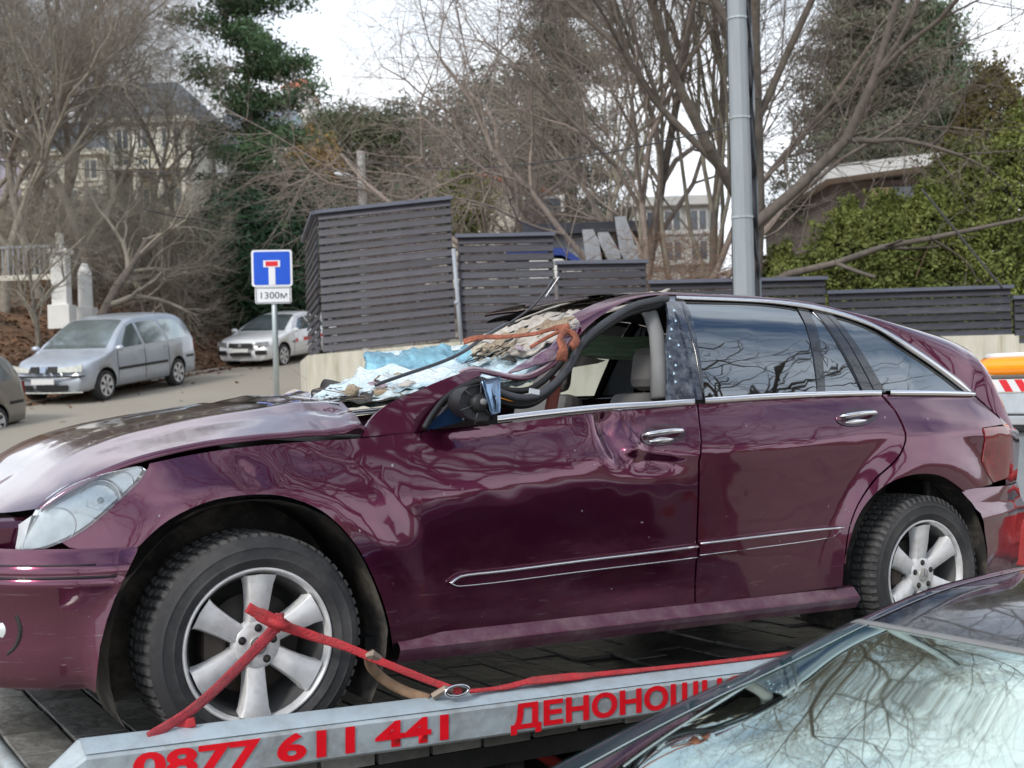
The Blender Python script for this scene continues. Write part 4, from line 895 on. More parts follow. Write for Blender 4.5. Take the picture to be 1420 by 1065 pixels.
# front bulkhead, beacon bar and cab beyond the wreck's tail
def wbx(name, x0, x1, y0, y1, z0, z1, mat, par=None, bev=.01): return box(name, (x0, x1, y0, y1, z0, z1), mat, par or TR, bev)
WHP = M('silver_grey_cab_paint', (0.50, 0.53, 0.55), .25, metal=.4, coat=1, var=.06)
hb0 = hit(1385, 515, -.2); SB = hb0[0]; ZB = hb0[2]
bx0 = hit(1366, 500, .75); bx1 = hit(1366, 525, .75)
ca = L(1366, 514, -.74); SBc = ca.x; 
wbx('headboard', SBc+.02, SBc+.08, -.95, .95, ca.z-1.35, ca.z-.16, M('grey_headboard', (.30, .34, .36), .5, metal=.2, var=.2, scale=4))
wbx('headboard_rail', SBc-.02, SBc+.09, -1.0, 1.0, ca.z-.30, ca.z-.155, M('pale_rail', (.55, .60, .64), .35, metal=.3, coat=.5))
wbx('headboard_groove', SBc-.024, SBc, -1.0, 1.0, ca.z-.42, ca.z-.38, BLACK); wbx('headboard_rail', SBc-.022, SBc+.06, -1.0, 1.0, ca.z-.375, ca.z-.31, WHP)
# striped warning board
MW = M('warning_white', (.80, .80, .80), .4, var=.04); MR = M('warning_red', (.75, .02, .03), .4, var=.06)
wbd = wbx('warning_board', SBc-.03, SBc-.015, -.98, .98, ca.z-.15, ca.z-.065, MW, None, .002)
for i in range(16):
    y = -.97+i*.122; z0 = ca.z-.148; z1 = ca.z-.067; mk('red_stripe', [(SBc-.034, y, z0), (SBc-.034, y+.06, z0), (SBc-.034, y+.115, z1), (SBc-.034, y+.055, z1)], [(0, 1, 2, 3)], MR, wbd)
wbx('beacon_mount', SBc-.02, SBc+.12, -.74, .74, ca.z-.06, ca.z-.035, M('mount_grey', (.12, .12, .12), .5))
AMB2 = M('amber_beacon_lens', (1.0, .26, .0), .12, coat=1, emit=(1, .32, .0, .35), var=.12, scale=6)
def capsule(name, y0, y1, r, c, mat, par, fl=1):
    pr = [(y0, .0), (y0+.008, r*.5), (y0+.03, r*.85), (y0+.08, r), (y1-.08, r), (y1-.03, r*.85), (y1-.008, r*.5), (y1, 0)]; o = lathe(name, cr_(pr, 3), 28, mat, par); o.location = c; o.scale = (1.5, 1, fl); return o
capsule('beacon_lens', -.78, -.05, .062, (SBc+.04, 0, ca.z+.03), AMB2, TR); capsule('beacon_lens', .05, .78, .062, (SBc+.04, 0, ca.z+.03), AMB2, TR)
wbx('beacon_centre', SBc-.03, SBc+.12, -.07, .07, ca.z-.035, ca.z+.055, MW, None, .015)
tube('beacon_guard', [(SBc+.10, -.80+.1*i, ca.z+.10) for i in range(17)], .022, M('chalky_white', (.75, .75, .75), .5), TR, 8)
wbx('cab', SBc+.5, SBc+2.2, -.98, .98, ca.z-1.9, ca.z-.15, WHP, None, .12)
wbx('cab_rear_window', SBc+.49, SBc+.5, -.7, .7, ca.z-.75, ca.z-.3, M('cab_glass', (.02, .025, .03), .08, coat=1))
wbx('mud_guard', SBc-.1, SBc+.5, -1.05, -.7, ca.z-1.38, ca.z-1.28, REDM, None, .03)
for z in (-.72, -1.15): tube('red_locker_rail', [(SBc-.10, -.98, ca.z+z), (SBc-.10, .25, ca.z+z)], .035, REDM, TR, 8)
wbx('red_locker', SBc-.12, SBc-.03, -1.0, 1.0, ca.z-1.30, ca.z-1.0, REDM, None, .01)

# ------------------------------------------------------------ lashing straps
RED = M('red_lashing_strap', (0.52, 0.035, 0.045), .8, var=.25, scale=22, bump=.5, bscale=160, dirt=(.25, .10, .09), dirtfac=.5, dscale=14)
RED2 = M('faded_red_lashing_strap', (0.42, 0.045, 0.06), .85, var=.25, scale=22, bump=.5, bscale=160, dirt=(.22, .10, .10), dirtfac=.6, dscale=14)
st = thing('wheel_strap', 'red lashing strap knotted across the silver front wheel of the plum car', 'strap', mat=CARM)
ribbon('strap_band', [L(388, 850, 1.0), L(383, 868, 1.0), L(350, 905, 1.01), L(300, 955, 1.05), L(258, 990, 1.08), L(205, 1022, 1.10)], [.030, .038, .034, .032, .030, .027], RED2, st, (0, -1, .0), .005)
ribbon('strap_band', [L(343, 842, 1.0), L(362, 853, 1.0), L(392, 868, 1.003)], [.034, .045, .05], RED, st, (0, -1, .0), .006)
ribbon('strap_band', [L(385, 862, 1.004), L(402, 871, 1.0), L(440, 884, 1.0), L(480, 897, 1.02), L(530, 918, 1.06), L(590, 942, 1.09), L(640, 960, 1.12)], [.038, .033, .030, .027, .025, .024, .024], RED, st, (0, -1, .05), .005)
ribbon('strap_band', [L(246, 1005, 1.07), L(258, 1004, 1.08), L(271, 1001, 1.09)], [.022, .03, .03], RED, st, (0, -1, .0), .005)
tube('strap_knot', [L(372, 860, 1.012), L(385, 866, 1.018), L(400, 868, 1.012)], [.016, .026, .018], RED, None, 8, flat=.6).parent = st
BRN = M('brown_webbing', (.24, .15, .09), .8, var=.3, scale=18)
ribbon('ratchet_web', [L(510, 908, 1.03), L(515, 925, 1.0), L(532, 942, .98), L(560, 958, 1.0), L(595, 970, 1.08)], .035, BRN, st, (0, -1, .2), .008)
tube('ratchet_handle', [L(508, 910, 1.04), L(516, 907, 1.05), L(527, 914, 1.05)], [.012, .018, .012], M('rusty_ratchet', (.25, .20, .16), .6, metal=.5), None, 6, False).parent = st
tube('ratchet_handle', [L(600, 966, 1.09), L(618, 955, 1.11), L(628, 957, 1.12)], [.014, .016, .01], MATS['rusty_ratchet'], None, 6, False).parent = st
rc = L(634, 958, 1.125); pts_ = [rc+Vector((.045*math.cos(R(a)), 0, .018*math.sin(R(a)))) for a in range(0, 361, 20)]
tube('strap_ring', pts_, .006, CHROME, None, 6, up=(0, 1, 0), cap=False).parent = st
st2 = thing('rail_strap', 'loose red strap lying flat along the top of the grey truck rail', 'strap', mat=CARM)
ribbon('strap_band', [L(650, 959, 1.10), L(700, 953, 1.09), L(740, 944, 1.09), L(820, 936, 1.08), L(900, 928, 1.08), L(1005, 917, 1.08), L(1100, 905, 1.08)], [.016, .022, .034, .022, .018, .018, .018], RED, st2, (0, -.6, .8), .004)

# ------------------------------------------------------------ foreground saloon
FG = thing('foreground_car', 'dark glossy car in the bottom right corner with trees mirrored in its windscreen', 'car')
Hc = AT(1165, 849, 3.52)     # far header corner
SXf = Vector((SX.x, SX.y, 0)).normalized(); NXf = Vector((NX.x, NX.y, 0)).normalized()
FG.matrix_world = Matrix(((SXf.x, -NXf.x, 0, Hc.x), (SXf.y, -NXf.y, 0, Hc.y), (0, 0, 1, 0), (0, 0, 0, 1)))
z0h = Hc.z; HWr = .60
FPAINT = M('black_violet_car_paint', (.035, .02, .035), .25, metal=.5, coat=1, var=.1, scale=2)
zc = Sp([-1.75, -1.3, -.95, -.6, -.3, 0, .4, .9, 1.5, 1.9], [z0h-.50, z0h-.385, z0h-.27, z0h-.155, z0h-.070, z0h+.012, z0h+.075, z0h+.09, z0h+.03, z0h-.06])
hw = Sp([-1.75, -1.3, -.95, -.5, 0, .5, 1.5, 2.0], [.88, .84, .785, .69, .595, .585, .56, .52])
def fgs(a, v, off=0.0):
    """a along the car, v across -1 far .. 1 near, b measured from the far edge"""
    av = abs(v); aa = a+(-.10*(1-av*av) if a <= .0 else -.10*(1-av*av)*sst(.6, 0, a))
    z = zc(a)-.028*av*av-.075*sst(.86, 1.0, av)**1.3+off
    b = HWr+v*hw(a); return (aa, -b, z+.0)
def fstrip(name, a0, a1, v0, v1, mat, off, na=30, nv=10):
    V, F = grid_vf(na, nv, lambda p, q: fgs(a0+(a1-a0)*p, v0+(v1-v0)*q, off)); return mk(name, V, F, mat, FG, True)
FDG = glassy('dark_teal_frit', (.03, .07, .07), .20, 1.5)
FRIT = M('grey_green_windscreen_edge', (.09, .12, .11), .12, coat=1, var=.5, scale=2.2, dirt=(.16, .20, .19), dscale=14, dirtfac=.4)
BLUT = M('bluish_bright_trim', (.48, .55, .80), .2, metal=.9, var=.05)
FG2 = FG
fstrip('windscreen', -1.30, -.012, -.75, .75, SHIELD, 0, 40, 30)
for sg in (-1, 1):
    fstrip('windscreen_edge', -1.32, -.012, sg*.755, sg*.885, M('dark_teal_edge_glass', (.018, .05, .055), .06, coat=1, var=.3, scale=3), .001, 40, 6)
    fstrip('windscreen_edge_line', -1.32, -.012, sg*.745, sg*.757, M('pale_edge_line', (.30, .38, .38), .3), .003, 40, 3)
    fstrip('pillar_trim', -1.32, -.012, sg*.885, sg*.897, M('pale_blue_trim_line', (.40, .56, .62), .25, metal=.3), .004, 40, 3)
    fstrip('front_pillar', -1.36, -.012, sg*.897, sg*.978, FRIT, .002, 40, 5)
    fstrip('pillar_edge_trim', -1.36, .0, sg*.976, sg*.998, BLUT, .004, 40, 4)
    fstrip('roof_side', .012, 1.9, sg*.905, sg*1.0, FPAINT, .002, 30, 6)
    fstrip('roof_trim_line', .012, 1.9, sg*.89, sg*.905, M('satin_silver_line', (.6, .6, .63), .25, metal=.8), .004, 30, 3)
    fstrip('roof_side_glass', .012, 1.9, sg*.775, sg*.89, M('blue_black_roof_strip', (.02, .03, .055), .08, coat=1), .001, 30, 5)
    fstrip('roof_trim_line', .012, 1.9, sg*.76, sg*.775, MATS['satin_silver_line'], .004, 30, 3)
fstrip('roof_glass', .012, 1.9, -.76, .76, M('reflection_flecked_roof', (.015, .013, .016), .12, coat=1, dirt=(.2, .2, .22), dirtfac=.5, dscale=30), 0, 30, 24)  # pale flecks paint a reflection into the black roof colour
V = []; F = []
for i in range(41):
    v = -1+2*i/40
    for (a, o) in ((-.013, -.002), (-.010, .006), (.009, .006), (.013, -.002)): x, y, z = fgs(0, v, o); V.append((x+a, y, z))
for i in range(40):
    for j in range(3): F.append((i*4+j, (i+1)*4+j, (i+1)*4+j+1, i*4+j+1))
mk('header_strip', V, F, M('pale_rubber_strip', (.20, .20, .20), .4, var=.1), FG, True)
# sides, bonnet and tail below the glass
def fside(name, pts, mat, y, th=.05):
    for sg in (0, 1):
        yy = -(HWr)+(HWr+y)*(1 if sg == 0 else -1)
        P = pts; n = len(P); V = [(p[0], yy+(-(yy+HWr))*0 + ((p[2]) if sg == 0 else -p[2]), p[1]) for p in P]
        mk(name, V, [tuple(range(n)) if sg else tuple(range(n))[::-1]], mat, FG)
bz = z0h-.50
rows = []
for i in range(40):
    a = -2.75+4.75*i/39; pl = .88-.16*sst(-2.2, -2.75, a)-.12*sst(1.5, 2.0, a); top = (bz-.03-.16*sst(-1.5, -2.75, a)) if a < -1.25 else bz
    half = [(.78, .22), (pl-.02, .30), (pl, .55), (pl, bz-.14-.1*sst(-1.8, -2.75, a)), (pl-.05, top-.02)]
    if a < -1.25 : half += [(pl*.6, top+.05), (0, top+.07)]
    else: half += [(hw(a)+.02, top+.01), (hw(a)-.02, top)]
    rows.append([(a, -HWr-x_, z_) for x_, z_ in half]+[(a, -HWr+x_, z_) for x_, z_ in half[::-1]])
loft('body', rows, FPAINT, FG)
mk('front_face', rows[0], [tuple(range(len(rows[0])))], FPAINT, FG)
mk('tail_face', rows[-1], [tuple(range(len(rows[-1])))], FPAINT, FG)
SGL = M('dark_side_glass', (.02, .03, .03), .07, coat=1)
for sg in (-1, 1):
    V = []; F = []
    for i in range(24):
        a = -1.28+3.2*i/23; x, y, z = fgs(a, sg*1.0, 0); b = -(y)-HWr; V += [(x, -HWr-b, z-.004), (a, -HWr-sg*(hw(a)+.0+.22*(1-sst(-1.3, 0, a))*0+.0+min(.2, (z-bz)*.35)), bz)]
    F = [(2*i, 2*i+2, 2*i+3, 2*i+1) for i in range(23)]; mk('side_windows', V, F, SGL, FG, True)
box('cabin_floor', (-1.2, 1.9, -HWr-.75, -HWr+.75, .3, .5), UNDER, FG); box('dash', (-1.35, -.85, -HWr-.68, -HWr+.68, .7, bz+.06), M('dark_teal_dash', (.03, .05, .05), .6), FG, .05)
for yy in (-.36, .36):
    s_ = box('seat', (-.35, .2, -HWr+yy-.25, -HWr+yy+.25, .45, .65), M('dark_seat', (.04, .05, .05), .7), FG, .05)
    b_ = box('seat_back', (.1, .25, -HWr+yy-.24, -HWr+yy+.24, .6, 1.2), MATS['dark_seat'], s_, .05)
for (x, y) in ((-2.0, .72), (.95, .72), (-2.0, -.95+.13), (.95, -.82)):
    wv = lathe('wheel', cr_([(.06, .20), (.0, .22), (-.01, .28), (.02, .32), (.16, .32), (.18, .2)], 3), 40, TYRE, FG); wv.location = (x, -HWr-.86 if y > 0 else -HWr+.86, .32); wv.rotation_euler = (0, 0, 0 if y > 0 else math.pi)
    lathe('rim', [(.03, 0), (.02, .08), (.04, .15), (.0, .21)], 24, ALLOY, wv)
# ------------------------------------------------------------ slatted fence on its concrete wall
YF = 18.0
SLAT = M('dark_violet_grey_slat', (0.036, 0.035, 0.045), .5, var=.3, scale=3, dirt=(.085, .08, .09), dirtfac=.5, dscale=4, stretch=(1, 1, 5), bump=.15)
def per_object(m, lo, hi):
    t = m.node_tree; b = t.nodes['Principled BSDF']; n = t.nodes.new; l = t.links.new; oi = n('ShaderNodeObjectInfo'); r = n('ShaderNodeMapRange'); r.inputs['To Min'].default_value = lo; r.inputs['To Max'].default_value = hi; l(oi.outputs['Random'], r.inputs['Value'])
    old = b.inputs['Base Color'].links[0].from_socket; x = n('ShaderNodeVectorMath'); x.operation = 'SCALE'; l(old, x.inputs[0]); l(r.outputs[0], x.inputs['Scale']); l(x.outputs[0], b.inputs['Base Color'])
per_object(SLAT, .7, 1.45); per_object(PLANK, .55, 1.35)
CAPM = M('blue_grey_cap_rail', (0.11, 0.12, 0.155), .4, var=.12)
POSTM = M('grey_fence_post', (0.34, 0.37, 0.41), .5, var=.1)
CONC = M('streaked_cream_concrete', (0.60, 0.57, 0.48), .9, var=.10, scale=1.6, dirt=(.27, .25, .16), dirtfac=.7, dscale=2.2, bump=.15, stretch=(2.5, 2.5, .35))
def fence(tl, tr, zb_l, zb_r, label, Y0=YF, Y1=YF, n=None, ret=None, A=None, B=None):
    a = A or AT(tl[0], tl[1], Y0); b = B or AT(tr[0], tr[1], Y1)
    f = thing('slat_fence_panel', label, 'fence', (a.x, a.y, 0), group='dark slatted fence panels stepping along the wall')
    d = Vector((b.x-a.x, b.y-a.y, 0)); ln = d.length; ang = math.atan2(d.y, d.x); f.rotation_euler = (0, 0, ang)
    h = a.z-zb_l; n = n or max(3, round(h/.1195)); slope = (b.z-a.z)/ln; pitch = h/n
    f['kind_note'] = 'fence'; del f['kind_note']
    c, s = math.cos(R(28)), math.sin(R(28)); me = None
    for i in range(n):
        z = a.z-(i+.55)*pitch
        # board with a tilted section
        w2 = pitch*.47; t2 = .010; sec = [(-t2*c-w2*s*.6, -w2*c+t2*s), (t2*c-w2*s*.6, -w2*c-t2*s), (t2*c+w2*s*.6, w2*c-t2*s), (-t2*c+w2*s*.6, w2*c+t2*s)]
        if me is None:
            V = [(x, -y if False else y, zz+slope*x) for x in (.012, ln-.012) for (y, zz) in sec]; F = [(0, 1, 5, 4), (1, 2, 6, 5), (2, 3, 7, 6), (3, 0, 4, 7), (3, 2, 1, 0), (4, 5, 6, 7)]
            o = mk('slat', V, F, SLAT, f); me = o.data
        else: o = link('slat', me, None, f)
        o.location = (0, random.uniform(-.004, .004), z); o.rotation_euler = (0, random.uniform(-.0016, .0016), 0)
    V = [(x, y, a.z+slope*x+z) for x in (-.02, ln+.02) for (y, z) in ((-.07, -.02), (.07, -.02), (.07, .03), (-.07, .03))]
    mk('cap_rail', V, [(0, 1, 5, 4), (1, 2, 6, 5), (2, 3, 7, 6), (3, 0, 4, 7), (3, 2, 1, 0), (4, 5, 6, 7)], CAPM, f)
    for x in [0.06+k*(ln-.12)/max(1, round(ln/1.9)) for k in range(max(1, round(ln/1.9))+1)]:
        zt = a.z+slope*x-.03; box('post', (x-.03, x+.03, .055, .11, zt-h+.03, zt), POSTM if False else M('dark_post', (.07, .07, .085), .5), f)
    return f, a, b
z1 = AT(445, 489, YF).z; fence((440, 295), (626, 275), z1, 0, 'tallest slatted fence panel at the left corner of the wall', n=17)
z2 = AT(640, 470, YF).z; fence((633, 328), (768, 325), z2, 0, 'second slatted fence panel from the left behind the crushed roof', n=12)
z3 = AT(775, 465, YF).z; fence((771, 365), (897, 363), z3, 0, 'third slatted fence panel from the left behind the bent wiper arm', n=9)
fence((900, 392), (1145, 386), AT(900, 462, YF).z, 0, 'low slatted fence panel standing behind the tall grey pole', n=6)
fence((1148, 406), (1402, 398), AT(1148, 474, YF).z, 0, 'slatted fence panel above the sloping tail of the plum car', n=6)
fence((1405, 413), (1560, 410), AT(1405, 478, YF).z, 0, 'rightmost slatted fence panel cut off by the photo edge', n=6)
A = AT(440, 295, YF); fence(None, None, z1, 0, 'slatted fence side panel running back from the left corner', n=17, A=A+Vector((-.75, 3.4, 0)), B=A+Vector((-.03, .03, 0)))
ps = thing('fence_post', 'slim pale grey steel post between the two tallest fence panels', 'post', (AT(632, 400, YF).x, YF-.09, 0))
a = AT(629, 345, YF-.09); b = AT(640, 480, YF-.09); tube('post_shaft', [Vector((b.x-ps.location.x, 0, b.z)), Vector((a.x-ps.location.x, 0, a.z))], .032, POSTM, ps, 10)
tube('post_collar', [Vector((a.x-ps.location.x+.02, 0, a.z-.8)), Vector((a.x-ps.location.x+.018, 0, a.z-.75))], .04, POSTM, ps, 10)
wall = thing('concrete_wall', 'stained cream concrete wall under the slatted fence', 'wall', (0, YF, 0))
def wseg(x0, x1, zt0, zt1, y0=-.12, y1=.12):
    V = []; n = max(2, int((x1-x0)/.4)); F = []
    for i in range(n+1):
        u = i/n; x = x0+(x1-x0)*u; z = zt0+(zt1-zt0)*u
        V += [(x, y0, -.5), (x, y0, z), (x, y1, z), (x, y1, -.5)]
    for i in range(n): F += [(i*4+j, i*4+4+j, i*4+5+j, i*4+1+j) for j in range(3)]
    F += [(0, 1, 2, 3), (n*4+3, n*4+2, n*4+1, n*4)]; mk('wall_section', V, F, CONC, wall)
p0 = AT(436, 492, YF); p1 = AT(640, 474, YF); p2 = AT(772, 468, YF); p3 = AT(1147, 458, YF); p4 = AT(1404, 464, YF); p5 = AT(1600, 470, YF)
wseg(p0.x, p1.x-.01, p0.z, p1.z); wseg(p1.x+.01, p2.x, p1.z, p2.z); wseg(p2.x+.02, p3.x, p2.z, p3.z); wseg(p3.x+.02, p4.x-.02, p4.z+.02, p4.z); wseg(p4.x, p5.x+3, p5.z, p5.z, -.15)
for x in (AT(1395, 470, YF).x, AT(1160, 470, YF).x, AT(905, 470, YF).x, AT(500, 480, YF).x): box('wall_pier', (x-.12, x+.12, -.17, -.125, -.4, p4.z-.02), CONC, wall)
o = thing('garden_wall', 'side stretch of the cream concrete wall running back from its left corner', 'wall', (p0.x, YF, 0))
V, F = box_vf(-.12, .12, 0, 3.6, -.5, p0.z); mk('wall_section', [(x-(y*.2), y+.13, z) for x, y, z in V], F, CONC, o)

# ------------------------------------------------------------ pole with cables
PM = M('light_grey_painted_pole', (0.29, 0.325, 0.345), .5, var=.07, scale=2, dirt=(.24, .26, .27), dirtfac=.5, dscale=3, stretch=(3, 3, .5))
YP = 15.0; a = AT(1033, 420, YP); b = AT(1021, -30, YP)
pl = thing('tall_pole', 'tall tapering light grey steel pole with black cables strapped to its side', 'pole', (a.x, a.y, 0))
A0 = Vector((0, 0, gz(a.x, a.y)-.2)); dirp = Vector((b.x-a.x, 0, b.z-a.z)).normalized(); top = Vector((0, 0, a.z))+dirp*7.0; base = Vector((0, 0, a.z))-dirp*(a.z-A0.z)
tube('pole_shaft', [base.lerp(top, k/12) for k in range(13)], [.145-.045*k/12 for k in range(13)], PM, pl, 12, False)
for i, (px_, r_) in enumerate(((.155, .030), (.195, .02), (.135, .022), (-.135, .012))):
    tube('cable', [base.lerp(top, k/24)+Vector((px_*(1-.012*k)*(1 if i != 3 else 1)+.006*math.sin(k*1.9+i), -.04+.03*i, 0)) for k in range(25)], r_, M('black_cable', (.03, .032, .04), .5) if i != 1 else M('grey_cable', (.22, .25, .28), .5), pl, 6)
for z in (2.7, 4.0, 5.2, 6.4, 7.4):
    t_ = (z-base.z)/(top.z-base.z); c = base.lerp(top, t_); tube('steel_band', [c, c+dirp*.025], .15-.045*t_+.006, GALV, pl, 14, False)

# ------------------------------------------------------------ dead-end sign
YS = 18.6; c = AT(377, 372, YS)
sg_ = thing('dead_end_sign', 'blue square dead-end sign with a red bar above a small white plate', 'road sign', (c.x, c.y, c.z)); sg_.rotation_euler = (0, R(.6), R(4))
u = YS/FPX
def rrect(w_, h_, r, n=5): return [(sx*(w_/2-r)+r*math.cos(R(a0+90*k/n)), sz*(h_/2-r)+r*math.sin(R(a0+90*k/n))) for sx, sz, a0 in ((1, 1, 0), (-1, 1, 90), (-1, -1, 180), (1, -1, 270)) for k in range(n+1)]
WH = M('sign_white', (.80, .82, .85), .4, var=.03); BLU = M('sign_blue', (.0, .085, .62), .4, var=.05); RDS = M('sign_red', (.75, .01, .02), .4, var=.04); BKS = M('sign_black', (.03, .03, .03), .5)
prism('sign_plate', rrect(56*u, 51*u, 4*u), 0, .012, WH, sg_)
prism('blue_field', rrect(50*u, 46*u, 2.5*u), -.004, -.001, BLU, sg_)
def rc_(n, x0, x1, z0, z1, y, m_, p): box(n, (x0*u, x1*u, y-.002, y, z0*u, z1*u), m_, p)
rc_('white_stem', -4.5, 4.5, -23, 2, -.006, WH, sg_); rc_('white_bar', -11.5, 11.5, 1.5, 11, -.008, WH, sg_); rc_('red_bar', -8.5, 8.5, 2.8, 9.6, -.011, RDS, sg_)
pt = prism('distance_plate', [(x+1*u, z-37.5*u) for x, z in rrect(50*u, 23*u, 3*u)], 0, .012, WH, sg_)
me = text_mesh('1300м', 1, .0, 0.0); xs_ = [v.co.x for v in me.vertices]
for v in me.vertices: q = (v.co.x-min(xs_))/(max(xs_)-min(xs_)); v.co = ((-16+36*q)*u, -.004, (-42+v.co.y*13)*u)
link('lettering', me, BKS, sg_)
for (x0, x1, z0, z1) in ((-22, 24, -27.8, -27), (-22, 24, -48, -47.2), (-22.5, -21.7, -48, -27), (23.7, 24.5, -48, -27)): rc_('plate_border', x0, x1, z0, z1, -.003, BKS, sg_)
tube('sign_post', [Vector((2*u, .06, -200*u)), Vector((1.5*u, .06, 22*u))], 4.0*u, M('galvanised_post', (.42, .47, .48), .4, metal=.4, var=.08), sg_, 12)

# ------------------------------------------------------------ parked cars: a hull, panes laid on it, wheels, lamps
def poly_at(sec, z=None, y=None):
    for (a, b) in zip(sec, sec[1:]):
        if z is not None and min(a[1], b[1]) <= z <= max(a[1], b[1]) and b[1] > a[1]+1e-5: return a[0]+(b[0]-a[0])*(z-a[1])/(b[1]-a[1])
        if y is not None and min(a[0], b[0]) <= y <= max(a[0], b[0]) and abs(a[0]-b[0]) > 1e-6 and a[1] > 0.6: return a[1]+(b[1]-a[1])*(y-a[0])/(b[0]-a[0])
    return None
def parked(label, P, mats, group=None):
    body, glass = mats; T = thing(P['name'], label, 'car', group=group); Ln = P['L']; top = Sp(*P['top']); plan = Sp(*P['plan']); belt = P['belt']; wr = P['wr']
    def sec(x):
        zt = top(x); wb = plan(x); k = sst(belt, belt+.35, zt); zb_ = min(belt, zt-.10); half = [(0, .24), (wb*.80, .24), (wb*.95, .29), (wb*.99, .45), (wb, .62), (wb*.985, zb_)]
        rw = wb*.985-(wb*.985-wr)*k*(zt-belt)/(P['H']-belt) if zt > belt else wb*.95
        half += [(rw*(1)+(0)*k, zt-.09 if k > .05 else zt-.05), (rw-.05, zt-.03), (rw-.16, zt-.004), (rw*.45, zt+.012), (0, zt+.018)]
        return half
    N = 64; rows = []
    for i in range(N+1):
        x = Ln*i/N; s = sec(x); dxf = P['nose'](x) if 0 else 0; rows.append([(x, y, z) for y, z in s]+[(x, -y, z) for y, z in s[-2:0:-1]])
    V = [p for r in rows for p in r]; n = len(rows[0]); F = [(i*n+j, (i+1)*n+j, (i+1)*n+(j+1) % n, i*n+(j+1) % n) for i in range(N) for j in range(n)]
    F += [tuple(range(n)), tuple(N*n+k for k in range(n))[::-1]]
    # round the nose and the tail
    V = [(x+.16*sst(.5, 0, x)*(abs(y)/plan(.4))**2.5+(.08*sst(.45, 1.0, z)*sst(.6, 0, x)), y, z) for x, y, z in V]
    b = mk('body', V, F, body, T, True)
    bm = bmesh.new(); bm.from_mesh(b.data); bmesh.ops.recalc_face_normals(bm, faces=bm.faces); bm.to_mesh(b.data); bm.free()
    cut = bpy.data.objects.new('cutter', None)
    vs = []; fs = []
    for wx in P['wheels']:
        for sg in (-1, 1):
            k = len(vs); m = 28
            for y in (.60*sg, 1.1*sg):
                for q in range(m): vs.append((wx+(.365)*math.cos(2*math.pi*q/m), y, .33+(.375)*math.sin(2*math.pi*q/m)))
            fs += [(k+q, k+(q+1) % m, k+m+(q+1) % m, k+m+q) for q in range(m)]+[tuple(k+q for q in range(m))[::-1], tuple(k+m+q for q in range(m))]
    co_ = mk('cutter', vs, fs, BLACK); bm = bmesh.new(); bm.from_mesh(co_.data); bmesh.ops.recalc_face_normals(bm, faces=bm.faces); bm.to_mesh(co_.data); bm.free()
    md = b.modifiers.new('b', 'BOOLEAN'); md.object = co_; md.operation = 'DIFFERENCE'; md.solver = 'EXACT'; md.material_mode = 'TRANSFER'
    dg = bpy.context.evaluated_depsgraph_get(); nm = bpy.data.meshes.new_from_object(b.evaluated_get(dg)); b.modifiers.clear(); b.data = nm; bpy.data.objects.remove(co_)
    def nose_off(x, y, z): return x+.16*sst(.5, 0, x)*(min(1, abs(y)/plan(.4)))**2.5+(.08*sst(.45, 1.0, z)*sst(.6, 0, x))
    def side(off, sg):
        def f(x, z):
            yy = poly_at(sec(x), z=z) or .7; return (nose_off(x, yy, z), sg*(yy+off), z)
        return f
    def topf(off):
        def f(x, y):
            zz = poly_at(sec(x)[5:], y=abs(y)); zz = zz if zz is not None else top(x); return (x-off*.5, y, zz+off)
        return f
    for nme, poly, m_ in P['sides']:
        for sg in (-1, 1): surf_panel(nme, poly, side(.006, sg), m_ or glass, T, .12, .01, 1 if sg < 0 else -1)
    x0, x1, w0, w1 = P['shield']; surf_panel('windscreen', [(x0, -w0), (x0-.05, 0), (x0, w0), (x1, w1), (x1-.04, 0), (x1, -w1)], topf(.010), glass, T, .12, .01, 1)
    x0, x1, w0, w1 = P['back']; surf_panel('rear_window', [(x0, -w0), (x0, w0), (x1, w1), (x1, -w1)], topf(.010), glass, T, .12, .01, 1)
    def front(name, y0, y1, z0, z1, m_, px=.0, skew=0, par=None, dep=.03):
        V = []; nn = 8
        for i in range(nn+1):
            y = y0+(y1-y0)*i/nn; yy = abs(y)
            for z, sk in ((z0, 0), (z1, skew)): xx = .16*(min(1, yy/plan(.4)))**2.5+.08*sst(.45, 1.0, z)-.012-px; V += [(xx, y, z+sk*(yy-min(abs(y0), abs(y1)))), ]
        V2 = [(x+dep, y, z) for x, y, z in V]; k = len(V); F = [(2*i, 2*i+2, 2*i+3, 2*i+1) for i in range(nn)]+[(2*i, k+2*i, k+2*i+2, 2*i+2) for i in range(nn)]+[(2*i+1, 2*i+3, k+2*i+3, k+2*i+1) for i in range(nn)]+[(0, 1, k+1, k), (2*nn, k+2*nn, k+2*nn+1, 2*nn+1)]
        return mk(name, V+V2, F, m_, par or T, False)
    for a in P['front']: front(*a)
    for (y, z, ln) in P.get('rear', []):
        pass
    for sg in (-1, 1):
        tl = box('tail_lamp', (Ln-.10, Ln+.015, min(sg*.62, sg*(plan(Ln)-.0)), max(sg*.62, sg*(plan(Ln)+.01)), P['belt']-.25, P['belt']+.02), REDL, T, .01)
        m = shell2('door_mirror', (P['mir'], sg*(plan(1.5)+.09), belt+.05), body if P.get('mirb', 1) else BLACK, T)
